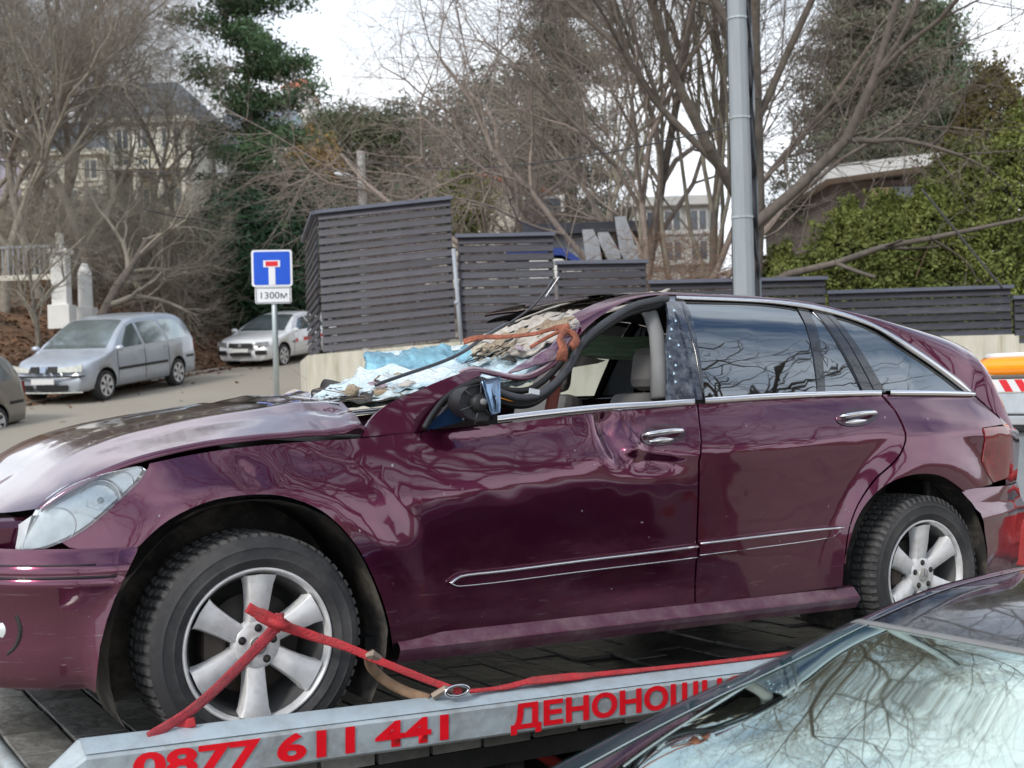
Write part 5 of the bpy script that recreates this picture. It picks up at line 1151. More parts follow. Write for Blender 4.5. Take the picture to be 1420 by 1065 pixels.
    for wx in P['wheels']:
        for sg in (-1, 1):
            wv = lathe('wheel', cr_([(.08, .20), (.0, .225), (-.01, .27), (.01, .31), (.05, .322), (.18, .322), (.2, .2)], 2), 30, TYRE, T); wv.location = (wx, sg*(plan(wx)-.02), .322); wv.rotation_euler = (0, 0, 0 if sg < 0 else math.pi)
            lathe('rim', [(.055, 0), (.055, .16), (.02, .19), (-.002, .222), (-.006, .226), (0, .23)], 30, P['rimdark'], wv)
            V = []; F = []
            for k in range(6):
                a = R(60*k+10); q = len(V)
                for (r, h) in ((.0, .05), (.08, .035), (.20, .055)):
                    for t in (-1, 1): V.append((r*math.cos(a)-t*h*math.sin(a), -.002+.0*r, r*math.sin(a)+t*h*math.cos(a)))
                F += [(q, q+1, q+3, q+2), (q+2, q+3, q+5, q+4)]
            mk('spokes', V, F, ALLOY, wv); lathe('rim_lip', [(-.004, .200), (-.008, .215), (-.006, .228)], 30, ALLOY, wv)
    return T
def shell2(name, c, mat, par):
    bm = bmesh.new(); bmesh.ops.create_icosphere(bm, subdivisions=2, radius=1)
    for v in bm.verts: v.co = (c[0]+v.co.x*.07, c[1]+v.co.y*.10, c[2]+v.co.z*.065)
    me = bpy.data.meshes.new(name); bm.to_mesh(me); bm.free()
    for p in me.polygons: p.use_smooth = True
    return link(name, me, mat, par)
SILV = M('silver_blue_van_paint', (0.50, 0.55, 0.62), .35, metal=.25, coat=.7, var=.05, dirt=(.33, .31, .29), dirtfac=.4, dscale=2)
WHT = M('white_car_paint', (0.90, 0.91, 0.92), .25, coat=1, var=.02)
TAUP = M('taupe_grey_van_paint', (0.30, 0.28, 0.25), .4, metal=.4, coat=.6, var=.08, dirt=(.3, .27, .23), dirtfac=.5)
GLS = M('car_window_dark', (.30, .36, .36), .08, metal=.55, coat=1, ior=1.9, var=.3, scale=1.2)
GLS2 = M('dark_car_window', (.20, .24, .25), .08, metal=.5, coat=1, ior=1.8, var=.3, scale=1.2)
HLM = M('clear_car_headlamp', (.62, .64, .58), .15, coat=1, var=.25, scale=9); PLATE = M('number_plate_white', (.7, .7, .68), .5, var=.08)
RIMD = M('dark_rim_gap', (.03, .03, .03), .6)
mpv = dict(name='silver_people_carrier', L=4.62, H=1.73, belt=1.03, wr=.66, mir=1.22,
    top=([0, .12, .35, .75, 1.05, 1.35, 1.7, 2.05, 2.5, 3.2, 3.9, 4.25, 4.42, 4.55, 4.62], [.70, .80, .88, .985, 1.06, 1.26, 1.50, 1.66, 1.72, 1.735, 1.70, 1.60, 1.44, 1.15, .80]),
    plan=([0, .15, .5, 1.2, 3.6, 4.3, 4.62], [.74, .80, .87, .905, .905, .86, .80]), wheels=(.86, 3.70),
    sides=[('door_gap', [(1.28, .34), (1.28, 1.02), (1.292, 1.02), (1.292, .34)], BLACK), ('door_gap', [(2.33, .34), (2.33, 1.06), (2.342, 1.06), (2.342, .34)], BLACK), ('door_gap', [(3.30, .40), (3.30, 1.06), (3.312, 1.06), (3.312, .40)], BLACK), ('side_window', [(1.36, 1.06), (1.50, 1.10), (1.95, 1.50), (2.18, 1.555), (2.22, 1.555), (2.28, 1.08)], None), ('side_window', [(2.38, 1.08), (2.32, 1.56), (3.10, 1.58), (3.26, 1.09)], None), ('side_window', [(3.38, 1.10), (3.22, 1.58), (3.80, 1.55), (4.06, 1.46), (4.24, 1.16), (4.2, 1.12)], None),
        ('side_strip', [(1.30, .60), (1.30, .66), (3.24, .66), (3.24, .60)], BLACK), ('rear_strip', [(4.10, .64), (4.10, .70), (4.55, .70), (4.55, .64)], BLACK), ('door_handle', [(2.10, .93), (2.10, .97), (2.27, .97), (2.27, .93)], SILV), ('door_handle', [(3.10, .95), (3.10, .99), (3.27, .99), (3.27, .95)], SILV)],
    shield=(1.10, 1.98, .74, .60), back=(4.32, 4.52, .58, .66), rimdark=RIMD,
    front=[('headlamp', .33, .80, .67, .755, HLM, 0.012, .13), ('headlamp', -.80, -.33, .67, .755, HLM, 0.012, .13), ('grille', .10, .30, .67, .79, BLACK, .006), ('grille', -.30, -.10, .67, .79, BLACK, .006), ('grille_badge', -.065, .065, .67, .79, M('chrome_badge', (.35, .40, .5), .2, metal=.8), .015), ('bumper_strip', -.84, .84, .565, .60, BLACK, .012), ('number_plate', -.26, .26, .43, .54, PLATE, .02), ('lower_intake', -.52, .15, .30, .41, BLACK, .008), ('lower_intake', .25, .58, .31, .41, BLACK, .008), ('bumper_lip', -.80, .80, .245, .27, HLM, .012)])
hat = dict(name='white_hatchback', L=4.30, H=1.47, belt=.95, wr=.60, mir=1.35,
    top=([0, .10, .3, .8, 1.15, 1.45, 1.8, 2.15, 2.6, 3.2, 3.7, 4.0, 4.2, 4.3], [.68, .78, .83, .92, .985, 1.14, 1.33, 1.43, 1.47, 1.45, 1.38, 1.25, 1.0, .75]),
    plan=([0, .15, .5, 1.2, 3.4, 4.0, 4.3], [.72, .80, .86, .90, .90, .84, .76]), wheels=(.86, 3.48),
    sides=[('door_gap', [(1.42, .34), (1.42, .92), (1.432, .92), (1.432, .34)], BLACK), ('door_gap', [(2.48, .34), (2.48, .96), (2.492, .96), (2.492, .34)], BLACK), ('side_window', [(1.50, .98), (1.70, 1.05), (2.05, 1.28), (2.35, 1.33), (2.42, 1.33), (2.46, 1.0)], None), ('side_window', [(2.52, 1.0), (2.50, 1.335), (3.05, 1.33), (3.35, 1.05), (3.3, 1.02)], None), ('red_stripe', [(1.95, .66), (1.95, .76), (3.2, .80), (3.2, .70)], M('red_vinyl', (.7, .03, .03), .4)), ('red_mark', [(1.50, .64), (1.50, .74), (1.62, .76), (1.64, .66)], MATS['red_vinyl']), ('dark_mark', [(1.30, .655), (1.30, .69), (1.47, .70), (1.47, .66)], BLACK)],
    shield=(1.18, 2.02, .72, .56), back=(3.72, 4.15, .5, .6), rimdark=RIMD,
    front=[('headlamp', .46, .80, .64, .74, M('smoky_headlamp', (.25, .26, .27), .12, coat=1, var=.5, scale=20), .012, .06), ('headlamp', -.80, -.46, .64, .74, M('smoky_headlamp', (0, 0, 0)), .012, .06), ('grille', -.36, .36, .60, .72, BLACK, .010), ('grille_badge', -.05, .05, .63, .70, CHROME, .016), ('number_plate', -.26, .26, .48, .575, PLATE, .02), ('lower_intake', -.33, .33, .37, .46, BLACK, .01), ('fog_intake', .46, .76, .40, .52, BLACK, .01), ('fog_intake', -.76, -.46, .40, .52, BLACK, .01)])
def place_car(T, px, py, Y, hd, wx):
    # px,py: where the near front wheel meets the road
    p = AT(px, py, Y); hd = Vector((hd[0], hd[1])).normalized(); a = math.atan2(-hd.y, -hd.x)   # car x axis runs from nose to tail
    xa = Vector((math.cos(a), math.sin(a), 0)); sl = .098*xa.y; X = Vector((xa.x, xa.y, sl)).normalized(); Z = Vector((0, -.098, 1)); Yv = Z.cross(X).normalized(); Z = X.cross(Yv)
    o = p-X*wx+Yv*.88
    T.matrix_world = Matrix(((X.x, Yv.x, Z.x, o.x), (X.y, Yv.y, Z.y, o.y), (X.z, Yv.z, Z.z, o.z), (0, 0, 0, 1)))
HD = (-.34, -.94)
t = parked('silver people carrier parked on the leafy verge beside the road', mpv, (SILV, GLS)); place_car(t, 140, 556, 28.6, (-.26, -.965), .86); t.scale = (1.13, 1.13, 1.10)
t = parked('white hatchback with a red side stripe parked behind the sign post', hat, (WHT, GLS2)); place_car(t, 391, 509, 37.2, HD, .86); t.scale = (1.08, 1.08, 1.08)
mpv2 = dict(mpv); mpv2['name'] = 'taupe_van'
t = parked('dusty taupe van cut off by the left edge of the photo', mpv2, (TAUP, GLS2)); place_car(t, -168, 643, 21.4, HD, .86)
for o in [o for o in bpy.data.objects if o.name.startswith('cutter')]: bpy.data.objects.remove(o)
# ------------------------------------------------------------ houses
CREAMW = M('cream_villa_render', (.76, .73, .62), .9, var=.08, scale=1); WHITEW = M('white_villa_render', (.82, .81, .77), .9, var=.06, scale=1); SLATE = M('blue_grey_roof', (.20, .24, .29), .6, var=.15, scale=2)
WING = M('villa_window_glass', (.10, .12, .15), .1, coat=1); TERRA = M('terracotta_roof_edge', (.42, .12, .06), .8, var=.3); STONEB = M('brown_house_render', (.19, .155, .135), .9, var=.1)
def bx(name, b, m_, par, bev=0): return box(name, b, m_, par, bev)
def house(name, label, px0, px1, ptop, pbot, Y, mw, mroof, nwin, floors, roofh=1.6, depth=9, rot=0, curved=False, cols=False):
    a = AT(px0, pbot, Y); b = AT(px1, ptop, Y); W_ = b.x-a.x; H_ = b.z-a.z
    T = thing(name, label, 'house', (a.x, Y, a.z)); T.rotation_euler = (0, 0, rot)
    bx('wall', (0, W_, 0, depth, -6, H_), mw, T); bx('cornice', (-.3, W_+.3, -.3, depth+.3, H_, H_+.3), mw, T, .03)
    if curved:
        V = []; F = []
        for i in range(9):
            t_ = i/8; z = H_+.3+roofh*math.sin(t_*math.pi/2); ins = (1-math.cos(t_*math.pi/2))*min(W_, depth)*.28
            V += [(-.2+ins, -.2+ins, z), (W_+.2-ins, -.2+ins, z), (W_+.2-ins, depth+.2-ins, z), (-.2+ins, depth+.2-ins, z)]
        for i in range(8):
            for j in range(4): F.append((i*4+j, i*4+(j+1) % 4, i*4+4+(j+1) % 4, i*4+4+j))
        F.append((32, 33, 34, 35)); mk('roof', V, F, mroof, T)
    elif roofh > 0:
        e = .5; V = [(-e, -e, H_+.3), (W_+e, -e, H_+.3), (W_+e, depth+e, H_+.3), (-e, depth+e, H_+.3), (W_*.25, depth/2, H_+.3+roofh), (W_*.75, depth/2, H_+.3+roofh)]
        mk('roof', V, [(0, 1, 5, 4), (1, 2, 5), (2, 3, 4, 5), (3, 0, 4), (3, 2, 1, 0)], mroof, T)
    fh = H_/floors
    for f in range(floors):
        for k in range(nwin):
            x = W_*(k+.5)/nwin; z = f*fh+fh*.22; ww = min(.6, W_/nwin*.28); hh = fh*.6
            fr = bx('window', (x-ww-.08, x+ww+.08, -.10, .02, z-.08, z+hh+.08), mw, T, .01); bx('pane', (x-ww, x+ww, -.13, -.10, z, z+hh), WING, fr); bx('window_bar', (x-.03, x+.03, -.15, -.13, z, z+hh), mw, fr); bx('sill', (x-ww-.15, x+ww+.15, -.25, -.10, z-.16, z-.08), mw, fr)
        if f: bx('string_course', (-.08, W_+.08, -.14, -.002, f*fh-.1, f*fh+.1), mw, T)
    if cols:
        for k in range(cols+1):
            x = W_*k/cols; tube('column', [(x, -1.2, -1), (x, -1.2, H_*.9)], .16, mw, T, 10); 
        bx('balcony', (-.3, W_+.3, -1.5, -.01, H_*.45, H_*.5), mw, T)
    return T
house('large_villa', 'large cream villa with a blue grey curved roof behind the bare trees', 135, 262, 170, 300, 62, CREAMW, SLATE, 5, 3, 2.0, 10, 0, True, 4)
house('villa', 'white villa with tall windows beside the pine trunk', 312, 418, 212, 300, 66, WHITEW, SLATE, 4, 2, 2.6, 9, .05, True, 3)
house('low_villa', 'low cream villa wing half hidden by the trees at far left', 30, 140, 215, 300, 60, CREAMW, SLATE, 4, 2, 1.5, 8, 0, True)
house('distant_house', 'distant white house high on the wooded slope', 395, 425, 125, 150, 150, WHITEW, TERRA, 3, 1, 2.2, 9)
# rounded cream house with an orange roof edge, behind the fence
c = AT(590, 285, 34); e = AT(770, 285, 34); T = thing('round_gabled_house', 'cream house with a curved gable and orange tiled edge behind the fence', 'house', (c.x, 34, 0))
W_ = e.x-c.x; prof = [(595, 285), (602, 272), (615, 260), (630, 252), (650, 247), (680, 248), (715, 253), (745, 262), (765, 275), (785, 300), (785, 400), (590, 400)]
P = [AT(x, y, 34) for x, y in prof]; P = [(p.x-c.x, p.z) for p in P]
prism('gable_wall', P, 0, 6, CREAMW, T)
for i in range(14):
    u0 = i/14; a = Vector(P[4]).lerp(Vector(P[8]), u0); b = Vector(P[4]).lerp(Vector(P[8]), (i+.92)/14)
    t_ = mk('roof_tile', [(a[0], -.3, a[1]+.10), (b[0], -.3, b[1]+.10), (b[0], 6.2, b[1]+.10), (a[0], 6.2, a[1]+.10), (a[0], -.3, a[1]+.2), (b[0], -.3, b[1]+.16), (b[0], 6.2, b[1]+.16), (a[0], 6.2, a[1]+.2)], [(0, 3, 2, 1), (4, 5, 6, 7), (0, 1, 5, 4), (1, 2, 6, 5), (2, 3, 7, 6), (3, 0, 4, 7)], TERRA, T)
fr = bx('window', (2.6, 3.8, -.08, .0, AT(650, 300, 34).z-.6, AT(650, 300, 34).z+.5), WHITEW, T); bx('pane', (2.7, 3.7, -.1, -.08, AT(650, 300, 34).z-.5, AT(650, 300, 34).z+.4), WING, fr)
# flat grey shed roof pieces and white garden structure
GREYS = M('grey_sheet_roof', (.30, .31, .33), .6, var=.2)
c = AT(740, 335, 24); T = thing('grey_outbuilding', 'low grey outbuilding with a dark eave behind the middle fence', 'shed', (c.x, 24, c.z))
bx('wall', (-.3, 1.6, 0, 3, -2, .1), GREYS, T); bx('roof', (-.2, 2.2, -.3, 3.2, .1, .3), M('dark_eave', (.05, .055, .07), .6), T)
c = AT(775, 352, 21); T = thing('blue_pool_cover', 'deep blue rolled cover sloping down behind the fence', 'cover', (c.x, 21, c.z))
prism('cover_sheet', [(-.9, .12), (.1, .10), (.45, -.18), (.45, -.26), (.05, -.02), (-.9, .0)], 0, 1.5, M('pool_blue', (.02, .05, .26), .5), T); prism('cover_edge', [(-.5, -.06), (.05, -.08), (.4, -.32), (-.5, -.5)], .05, 1.4, WHITEW, T)
for i, (x0, y0, x1, y1) in enumerate(((815, 318, 828, 362), (860, 300, 880, 385), (836, 322, 850, 360))):
    a = AT(x0, y0, 20.5); b = AT(x1, y1, 20.5); T = thing('leaning_slab', ['grey slab leaning among the stems nearest the fence corner', 'tall pale grey slab leaning below the mossy branch', 'short grey slab leaning between its two taller neighbours'][i], 'slab', tuple(a))
    d = b-a; mk('slab', [(-.09, 0, 0), (.09, 0, 0), (d.x+.18, 0, d.z), (d.x-.18, 0, d.z), (-.09, .06, 0), (.09, .06, 0), (d.x+.18, .06, d.z), (d.x-.18, .06, d.z)], [(0, 1, 2, 3), (7, 6, 5, 4), (0, 4, 5, 1), (1, 5, 6, 2), (2, 6, 7, 3), (3, 7, 4, 0)], GREYS, T)
# white rendered house seen in gaps behind the big tree
house('white_house', 'white house glimpsed in the gaps behind the big bare tree', 880, 985, 285, 372, 38, WHITEW, GREYS, 3, 2, 0, 8)
# modern flat-roofed house at right
a = AT(1145, 290, 32); b = AT(1340, 240, 32); T = thing('modern_house', 'modern brown house with a broad white flat roof above the thuja hedge', 'house', (a.x, 32, a.z)); W_ = b.x-a.x; H_ = b.z-a.z
bx('wall', (.3, W_-.2, .6, 9, -5, H_-.02), STONEB, T); mk('roof', [(-.1, -.6, H_-.12), (W_-.1, -.6, H_+.25), (W_-.1, 9.5, H_+.25), (-.1, 9.5, H_-.12), (-.1, -.6, H_+.22), (W_-.1, -.6, H_+.52), (W_-.1, 9.5, H_+.52), (-.1, 9.5, H_+.22)], [(0, 3, 2, 1), (4, 5, 6, 7), (0, 1, 5, 4), (1, 2, 6, 5), (2, 3, 7, 6), (3, 0, 4, 7)], WHITEW, T)
fr = bx('window', (1.30, 2.55, .5, .60, -.15, .62), M('dark_frame', (.03, .03, .035), .5), T); bx('lit_half', (1.33, 1.9, .48, .5, -.12, .58), M('lit_window_yellow', (.62, .52, .30), .8), fr); bx('pane', (1.93, 2.52, .48, .5, -.12, .58), WING, fr)  # yellow half paints the lit window as a plain colour
for o_ in (fr,): pass
# white gateposts and low garden fence on the bank at far left
c = AT(85, 395, 33); T = thing('gate_pillar', 'white gate pillar with a stepped cap standing on the left bank', 'pillar', (c.x, 33, c.z-.7)); T.scale = (.72, .72, .8)
bx('shaft', (-.28, .28, -.28, .28, -.6, 1.9), WHITEW, T, .02); bx('cap', (-.36, .36, -.36, .36, 1.9, 2.05), WHITEW, T, .02); bx('finial', (-.12, .12, -.12, .12, 2.05, 2.6), WHITEW, T, .03); bx('plinth', (-.4, .4, -.4, .4, -.6, .2), WHITEW, T, .02)
c = AT(118, 400, 34); T = thing('gate_pillar', 'round white gate pillar just right of the stepped one', 'pillar', (c.x, 34, c.z-.6)); T.scale = (.7, .7, .8); tube('shaft', [(0, 0, -.6), (0, 0, .3), (0, 0, 1.3), (0, 0, 1.6)], [.3, .28, .26, .1], WHITEW, T, 14); bx('plinth', (-.36, .36, -.36, .36, -.7, .1), WHITEW, T, .02)
c = AT(-10, 385, 33); T = thing('garden_railing', 'grey railing with a pale rail along the top of the left bank', 'fence', (c.x, 33, c.z)); e = AT(78, 385, 33); ln = e.x-c.x
bx('rail', (-.1, ln, -.05, .05, -.1, .04), CREAMW, T); bx('rail', (-.1, ln, -.04, .04, .75, .82), GREYS, T)
me = None
for i in range(int(ln/.14)): p = bx('bar', (-.018, .018, -.015, .015, .04, .75), GREYS, T); p.location = (i*.14, 0, 0)

# ------------------------------------------------------------ street lamp pole and wires
c = AT(503, 284, 30); T = thing('street_lamp', 'slim concrete lamp pole with a white lamp head behind the tall fence panel', 'street lamp', (c.x, 30, 0)); CP = M('pale_concrete_pole', (.46, .46, .44), .9, var=.15, scale=6, bump=.2)
zt = AT(501, 210, 30).z; tube('pole', [(0, 0, 1), (0, 0, zt)], [.14, .10], CP, T, 10, False)
u = 30/FPX; tube('lamp_arm', [(0, -.1, c.z+.35), (-.25, -.3, c.z+.55), (-.32, -.4, c.z+.62)], .025, CP, T, 6)
bm = bmesh.new(); bmesh.ops.create_icosphere(bm, subdivisions=2, radius=1)
for v in bm.verts: v.co = (-.38+v.co.x*.24, -.45+v.co.y*.10, c.z+.66+v.co.z*.06-v.co.x*.05)
me = bpy.data.meshes.new('lamp_head'); bm.to_mesh(me); bm.free(); link('lamp_head', me, WH, T)
tube('bracket', [(0, 0, zt-.25), (.5, 0, zt-.35)], .03, BLACK, T, 6)
WIRE = M('dark_wire', (.05, .05, .055), .6)
def wire(label, a, b, sag, r):
    a = AT(*a); b = AT(*b); P = [a.lerp(b, k/20)-Vector((0, 0, sag*4*(k/20)*(1-k/20))) for k in range(21)]
    o = tube('wire', P, r, WIRE, None, 5); tag(o, label, 'wire')
wire('thin dark wire running left from the slim lamp pole', (500, 232, 30), (-60, 215, 34), .3, .014)
wire('thin dark wire running right from the slim lamp pole into the trees', (505, 222, 30), (1010, 175, 16), .35, .012)
wire('slack wire hanging low in front of the dark green hedge', (500, 262, 30), (200, 290, 26), .5, .012)
wire('pale green slanting guy wire over the right hedge', (1278, 262, 17), (1390, 400, 17), .0, .016)
# ------------------------------------------------------------ trees
def segs_mesh(name, S, mat, parent=None, nthin=3):
    """tapered prisms for every segment: rows p0(3) p1(3) r0 r1"""
    S = np.array(S, float); out = None
    for thick in (True, False):
        sel = S[(S[:, 6] > .03) == thick]
        if not len(sel): continue
        n = 7 if thick else nthin; P0 = sel[:, :3]; P1 = sel[:, 3:6]; d = P1-P0; d /= np.linalg.norm(d, axis=1)[:, None]+1e-9
        up = np.where(np.abs(d[:, 2:3]) > .9, np.array([[1., 0, 0]]), np.array([[0, 0, 1.]])); a = np.cross(d, up); a /= np.linalg.norm(a, axis=1)[:, None]; b = np.cross(d, a)
        ang = np.arange(n)*2*math.pi/n; ca = np.cos(ang)[None, :, None]; sa = np.sin(ang)[None, :, None]
        off = a[:, None, :]*ca+b[:, None, :]*sa
        V = np.concatenate([P0[:, None, :]+off*sel[:, 6][:, None, None], P1[:, None, :]+off*sel[:, 7][:, None, None]], axis=1).reshape(-1, 3)
        k = np.arange(n); base = (np.arange(len(sel))*2*n)[:, None, None]
        f = np.stack([k, (k+1) % n, (k+1) % n+n, k+n], axis=1)[None]; F = (base+f).reshape(-1, 4)
        if out is None: out = (V, F)
        else: out = (np.concatenate([out[0], V]), np.concatenate([out[1], F+len(out[0])]))
    return mknp(name, out[0], out[1], mat, parent)
def bare_tree(seed, H, r0, lean=(0, 0), spread=1.0, droop=0.0, levels=5, trunk_h=.35, nl=9, twig=1.0, limbs=None, up=.25, vertical=0):
    rnd = random.Random(seed); trunk = []; crown = []
    def rv(): return Vector((rnd.gauss(0, 1), rnd.gauss(0, 1), rnd.gauss(0, 1)))
    def grow(p, d, ln, r, lv, tgt):
        n = 7 if lv == 0 else (6 if lv < 3 else 4 if lv < 4 else 3); sl = ln/n; pts = []
        for i in range(n):
            g = Vector((0, 0, up*(1 if lv < 3 else -.2)-droop*(lv >= 2)))
            d = (d+rv()*(.10 if lv == 0 else .17)+g*.22).normalized(); q = p+d*sl; ra = r*(1-.62*i/n); rb = r*(1-.62*(i+1)/n)
            tgt.append((p.x, p.y, p.z, q.x, q.y, q.z, ra, rb)); pts.append((q.copy(), d.copy(), rb, i/n)); p = q
        if lv >= levels: return
        nc = {0: nl, 1: 7, 2: 6, 3: 5, 4: 4}.get(lv, 3)
        nc = int(nc*(twig if lv >= 2 else 1)+.5)
        for k in range(nc):
            t = (k+.7)/nc; t = trunk_h+(1-trunk_h)*t if lv == 0 else .15+.85*t
            q, dd, rr, _ = pts[min(len(pts)-1, int(t*len(pts)))]
            side_ = dd.cross(rv()).normalized(); ang = rnd.uniform(.45, 1.0)*spread if lv < 3 else rnd.uniform(.4, 1.0)
            if vertical and lv == 0: ang = rnd.uniform(.12, .4)
            nd = (dd*math.cos(ang)+side_*math.sin(ang)).normalized()
            f = rnd.uniform(.5, .75) if lv == 0 else rnd.uniform(.45, .72)
            grow(q, nd, ln*f*(1-.25*t if lv else 1), max(.0035, rr*rnd.uniform(.5, .72)), lv+1, crown)
    if limbs:
        for (p, d, ln, r) in limbs: grow(Vector(p), Vector(d).normalized(), ln, r, 1, crown)
    grow(Vector((0, 0, -.3)), Vector((lean[0], lean[1], 1)).normalized(), H*.62, r0, 0, trunk)
    return trunk, crown
def bark(name, col): return M(name, col, .95, var=.35, scale=8, bump=.3, dirt=(.10, .10, .075), dirtfac=.4, dscale=2)
BK1 = bark('grey_brown_bark', (.27, .24, .20)); BK2 = bark('reddish_brown_twigs', (.30, .245, .21)); BK3 = bark('dark_wet_bark', (.15, .125, .105)); BK4 = bark('olive_grey_twigs', (.30, .27, .215))
def put_tree(name, label, x, y, T_, bk, bt, group=None, rz=0, z=None, sc=1.0, meshes=None):
    if T_ and 19 < y < 31:
        zz = gz(x, y)   # branches are lopped clear of the fence
        T_ = (T_[0], [q for q in T_[1] if not (min(q[1], q[4])+y < 18.9 and (x+q[0] < -.6 or q[2]+zz < 5.6))])
    t = thing(name, label, 'tree', (x, y, gz(x, y) if z is None else z), group=group); t.rotation_euler = (0, 0, rz); t.scale = (sc, sc, sc)
    if meshes: link('trunk', meshes[0], None, t); link('crown', meshes[1], None, t)
    else: a = segs_mesh('trunk', T_[0], bk, t); b = segs_mesh('crown', T_[1], bt, t); return t, (a.data, b.data)
    return t, meshes
def at_ground(px, Y): p = AT(px, 500, Y); return p.x, Y
# left wood: three kinds copied over the bank
LT = []
for sd_, H, sp, bk, bt in ((3, 11, .9, BK1, BK4), (8, 13, .75, BK1, BK2), (21, 10, 1.1, BK3, BK4)):
    LT.append((bare_tree(sd_, H, .15, spread=sp, levels=4, trunk_h=.22, twig=1.7, up=.26, nl=10), bk, bt, [None]))
lw = [(8, 34, 0, 1.0, 'slender grey trunk nearest the left edge above the taupe van'), (62, 36, 1, 1.0, 'straight pale trunk rising left of the white gate pillar'), (128, 37, 0, 1.05, 'straight bare tree rising behind the people carrier roof'), (30, 43, 1, 1.1, 'bare tree behind the garden railing at far left'), (100, 46, 2, 1.2, 'tall dense bare tree over the low villa'), (270, 46, 1, .8, 'low bare tree between the two villas'), (-5, 37, 2, 1.0, 'wide bare tree leaning over the garden railing'), (70, 40, 1, 1.0, 'reddish bare tree between the gate pillars and the low villa'), (215, 42, 0, .8, 'small bare tree right of the large villa wing'), (-20, 40, 2, 1.1, 'bare tree with its crown in the top left corner'), (-60, 50, 0, 1.2, 'far bare tree beyond the left photo edge'), (5, 58, 1, 1.2, 'far bare tree high on the left slope'), (60, 30.5, 2, .55, 'short bushy bare tree on the bank beside the gate pillars'), (205, 36, 2, .5, 'short bushy bare tree right behind the people carrier'), (250, 38, 0, .42, 'young bare tree on the bank above the white hatchback')]
for i, (px_, Y, k, sc, lab) in enumerate(lw):
    x, y = at_ground(px_, Y); T_, bk, bt, ms = LT[k]; o, m_ = put_tree('bare_tree', lab, x, y, T_, bk, bt, 'bare trees on the left bank', rz=i*1.7, sc=sc, meshes=ms[0]); ms[0] = m_
# leaning dark trunk behind the people carrier
x, y = at_ground(112, 33.5)
T_ = bare_tree(40, 6.5, .20, lean=(.75, -.1), spread=.9, levels=4, trunk_h=.3, nl=9, up=.06); put_tree('leaning_tree', 'dark leaning bare trunk forking above the people carrier', x, y, T_, BK3, BK4)
# twiggy thickets on the left bank
TH = M('twiggy_thicket', (.33, .28, .22), .95, var=.4, scale=1.5)
def thicket(name, label, pts, n, hmax, mat, ln=(.3, .9), r=.006, grp=None):
    S = []
    for _ in range(n):
        x0, y0 = random.choice(pts); x = x0+random.gauss(0, 1.0); y = y0+random.gauss(0, .8); z = gz(x, y)+random.random()**1.3*hmax*(1-.25*min(1, abs(x-x0)))
        if y > 30 and x > road_edge(y)-1.3: continue
        d = Vector((random.gauss(0, 1), random.gauss(0, .7), random.gauss(.3, .5))).normalized()*random.uniform(*ln); m_ = Vector((x, y, z))+d*.5+Vector((random.gauss(0, .04), 0, random.gauss(0, .04))); e = Vector((x, y, z))+d
        S.append((x, y, z, m_.x, m_.y, m_.z, r, r*.7)); S.append((m_.x, m_.y, m_.z, e.x, e.y, e.z, r*.7, r*.3))
        d2 = Vector((random.gauss(0, 1), random.gauss(0, .7), random.gauss(.3, .5))).normalized()*random.uniform(*ln)*.5; S.append((m_.x, m_.y, m_.z, m_.x+d2.x, m_.y+d2.y, m_.z+d2.z, r*.6, r*.3))
    o = segs_mesh(name, S, mat); return tag(o, label, 'bush', grp)
tp = []
for px_ in range(20, 300, 16): tp.append(at_ground(px_, 39+random.uniform(-2, 3)))
o = thicket('undergrowth', 'tangled grey brown undergrowth covering the left bank under the villas', tp, 6500, 2.6, TH, (.5, 1.3), .010); o['kind'] = 'stuff'
o = thicket('leafless_shrub', 'leafless olive shrub spilling over the bank between the two parked cars', [at_ground(235, 41), at_ground(215, 40.5), at_ground(262, 42)], 2600, 3.6, M('olive_thicket', (.20, .19, .13), .95, var=.4), (.4, 1.0), .008)

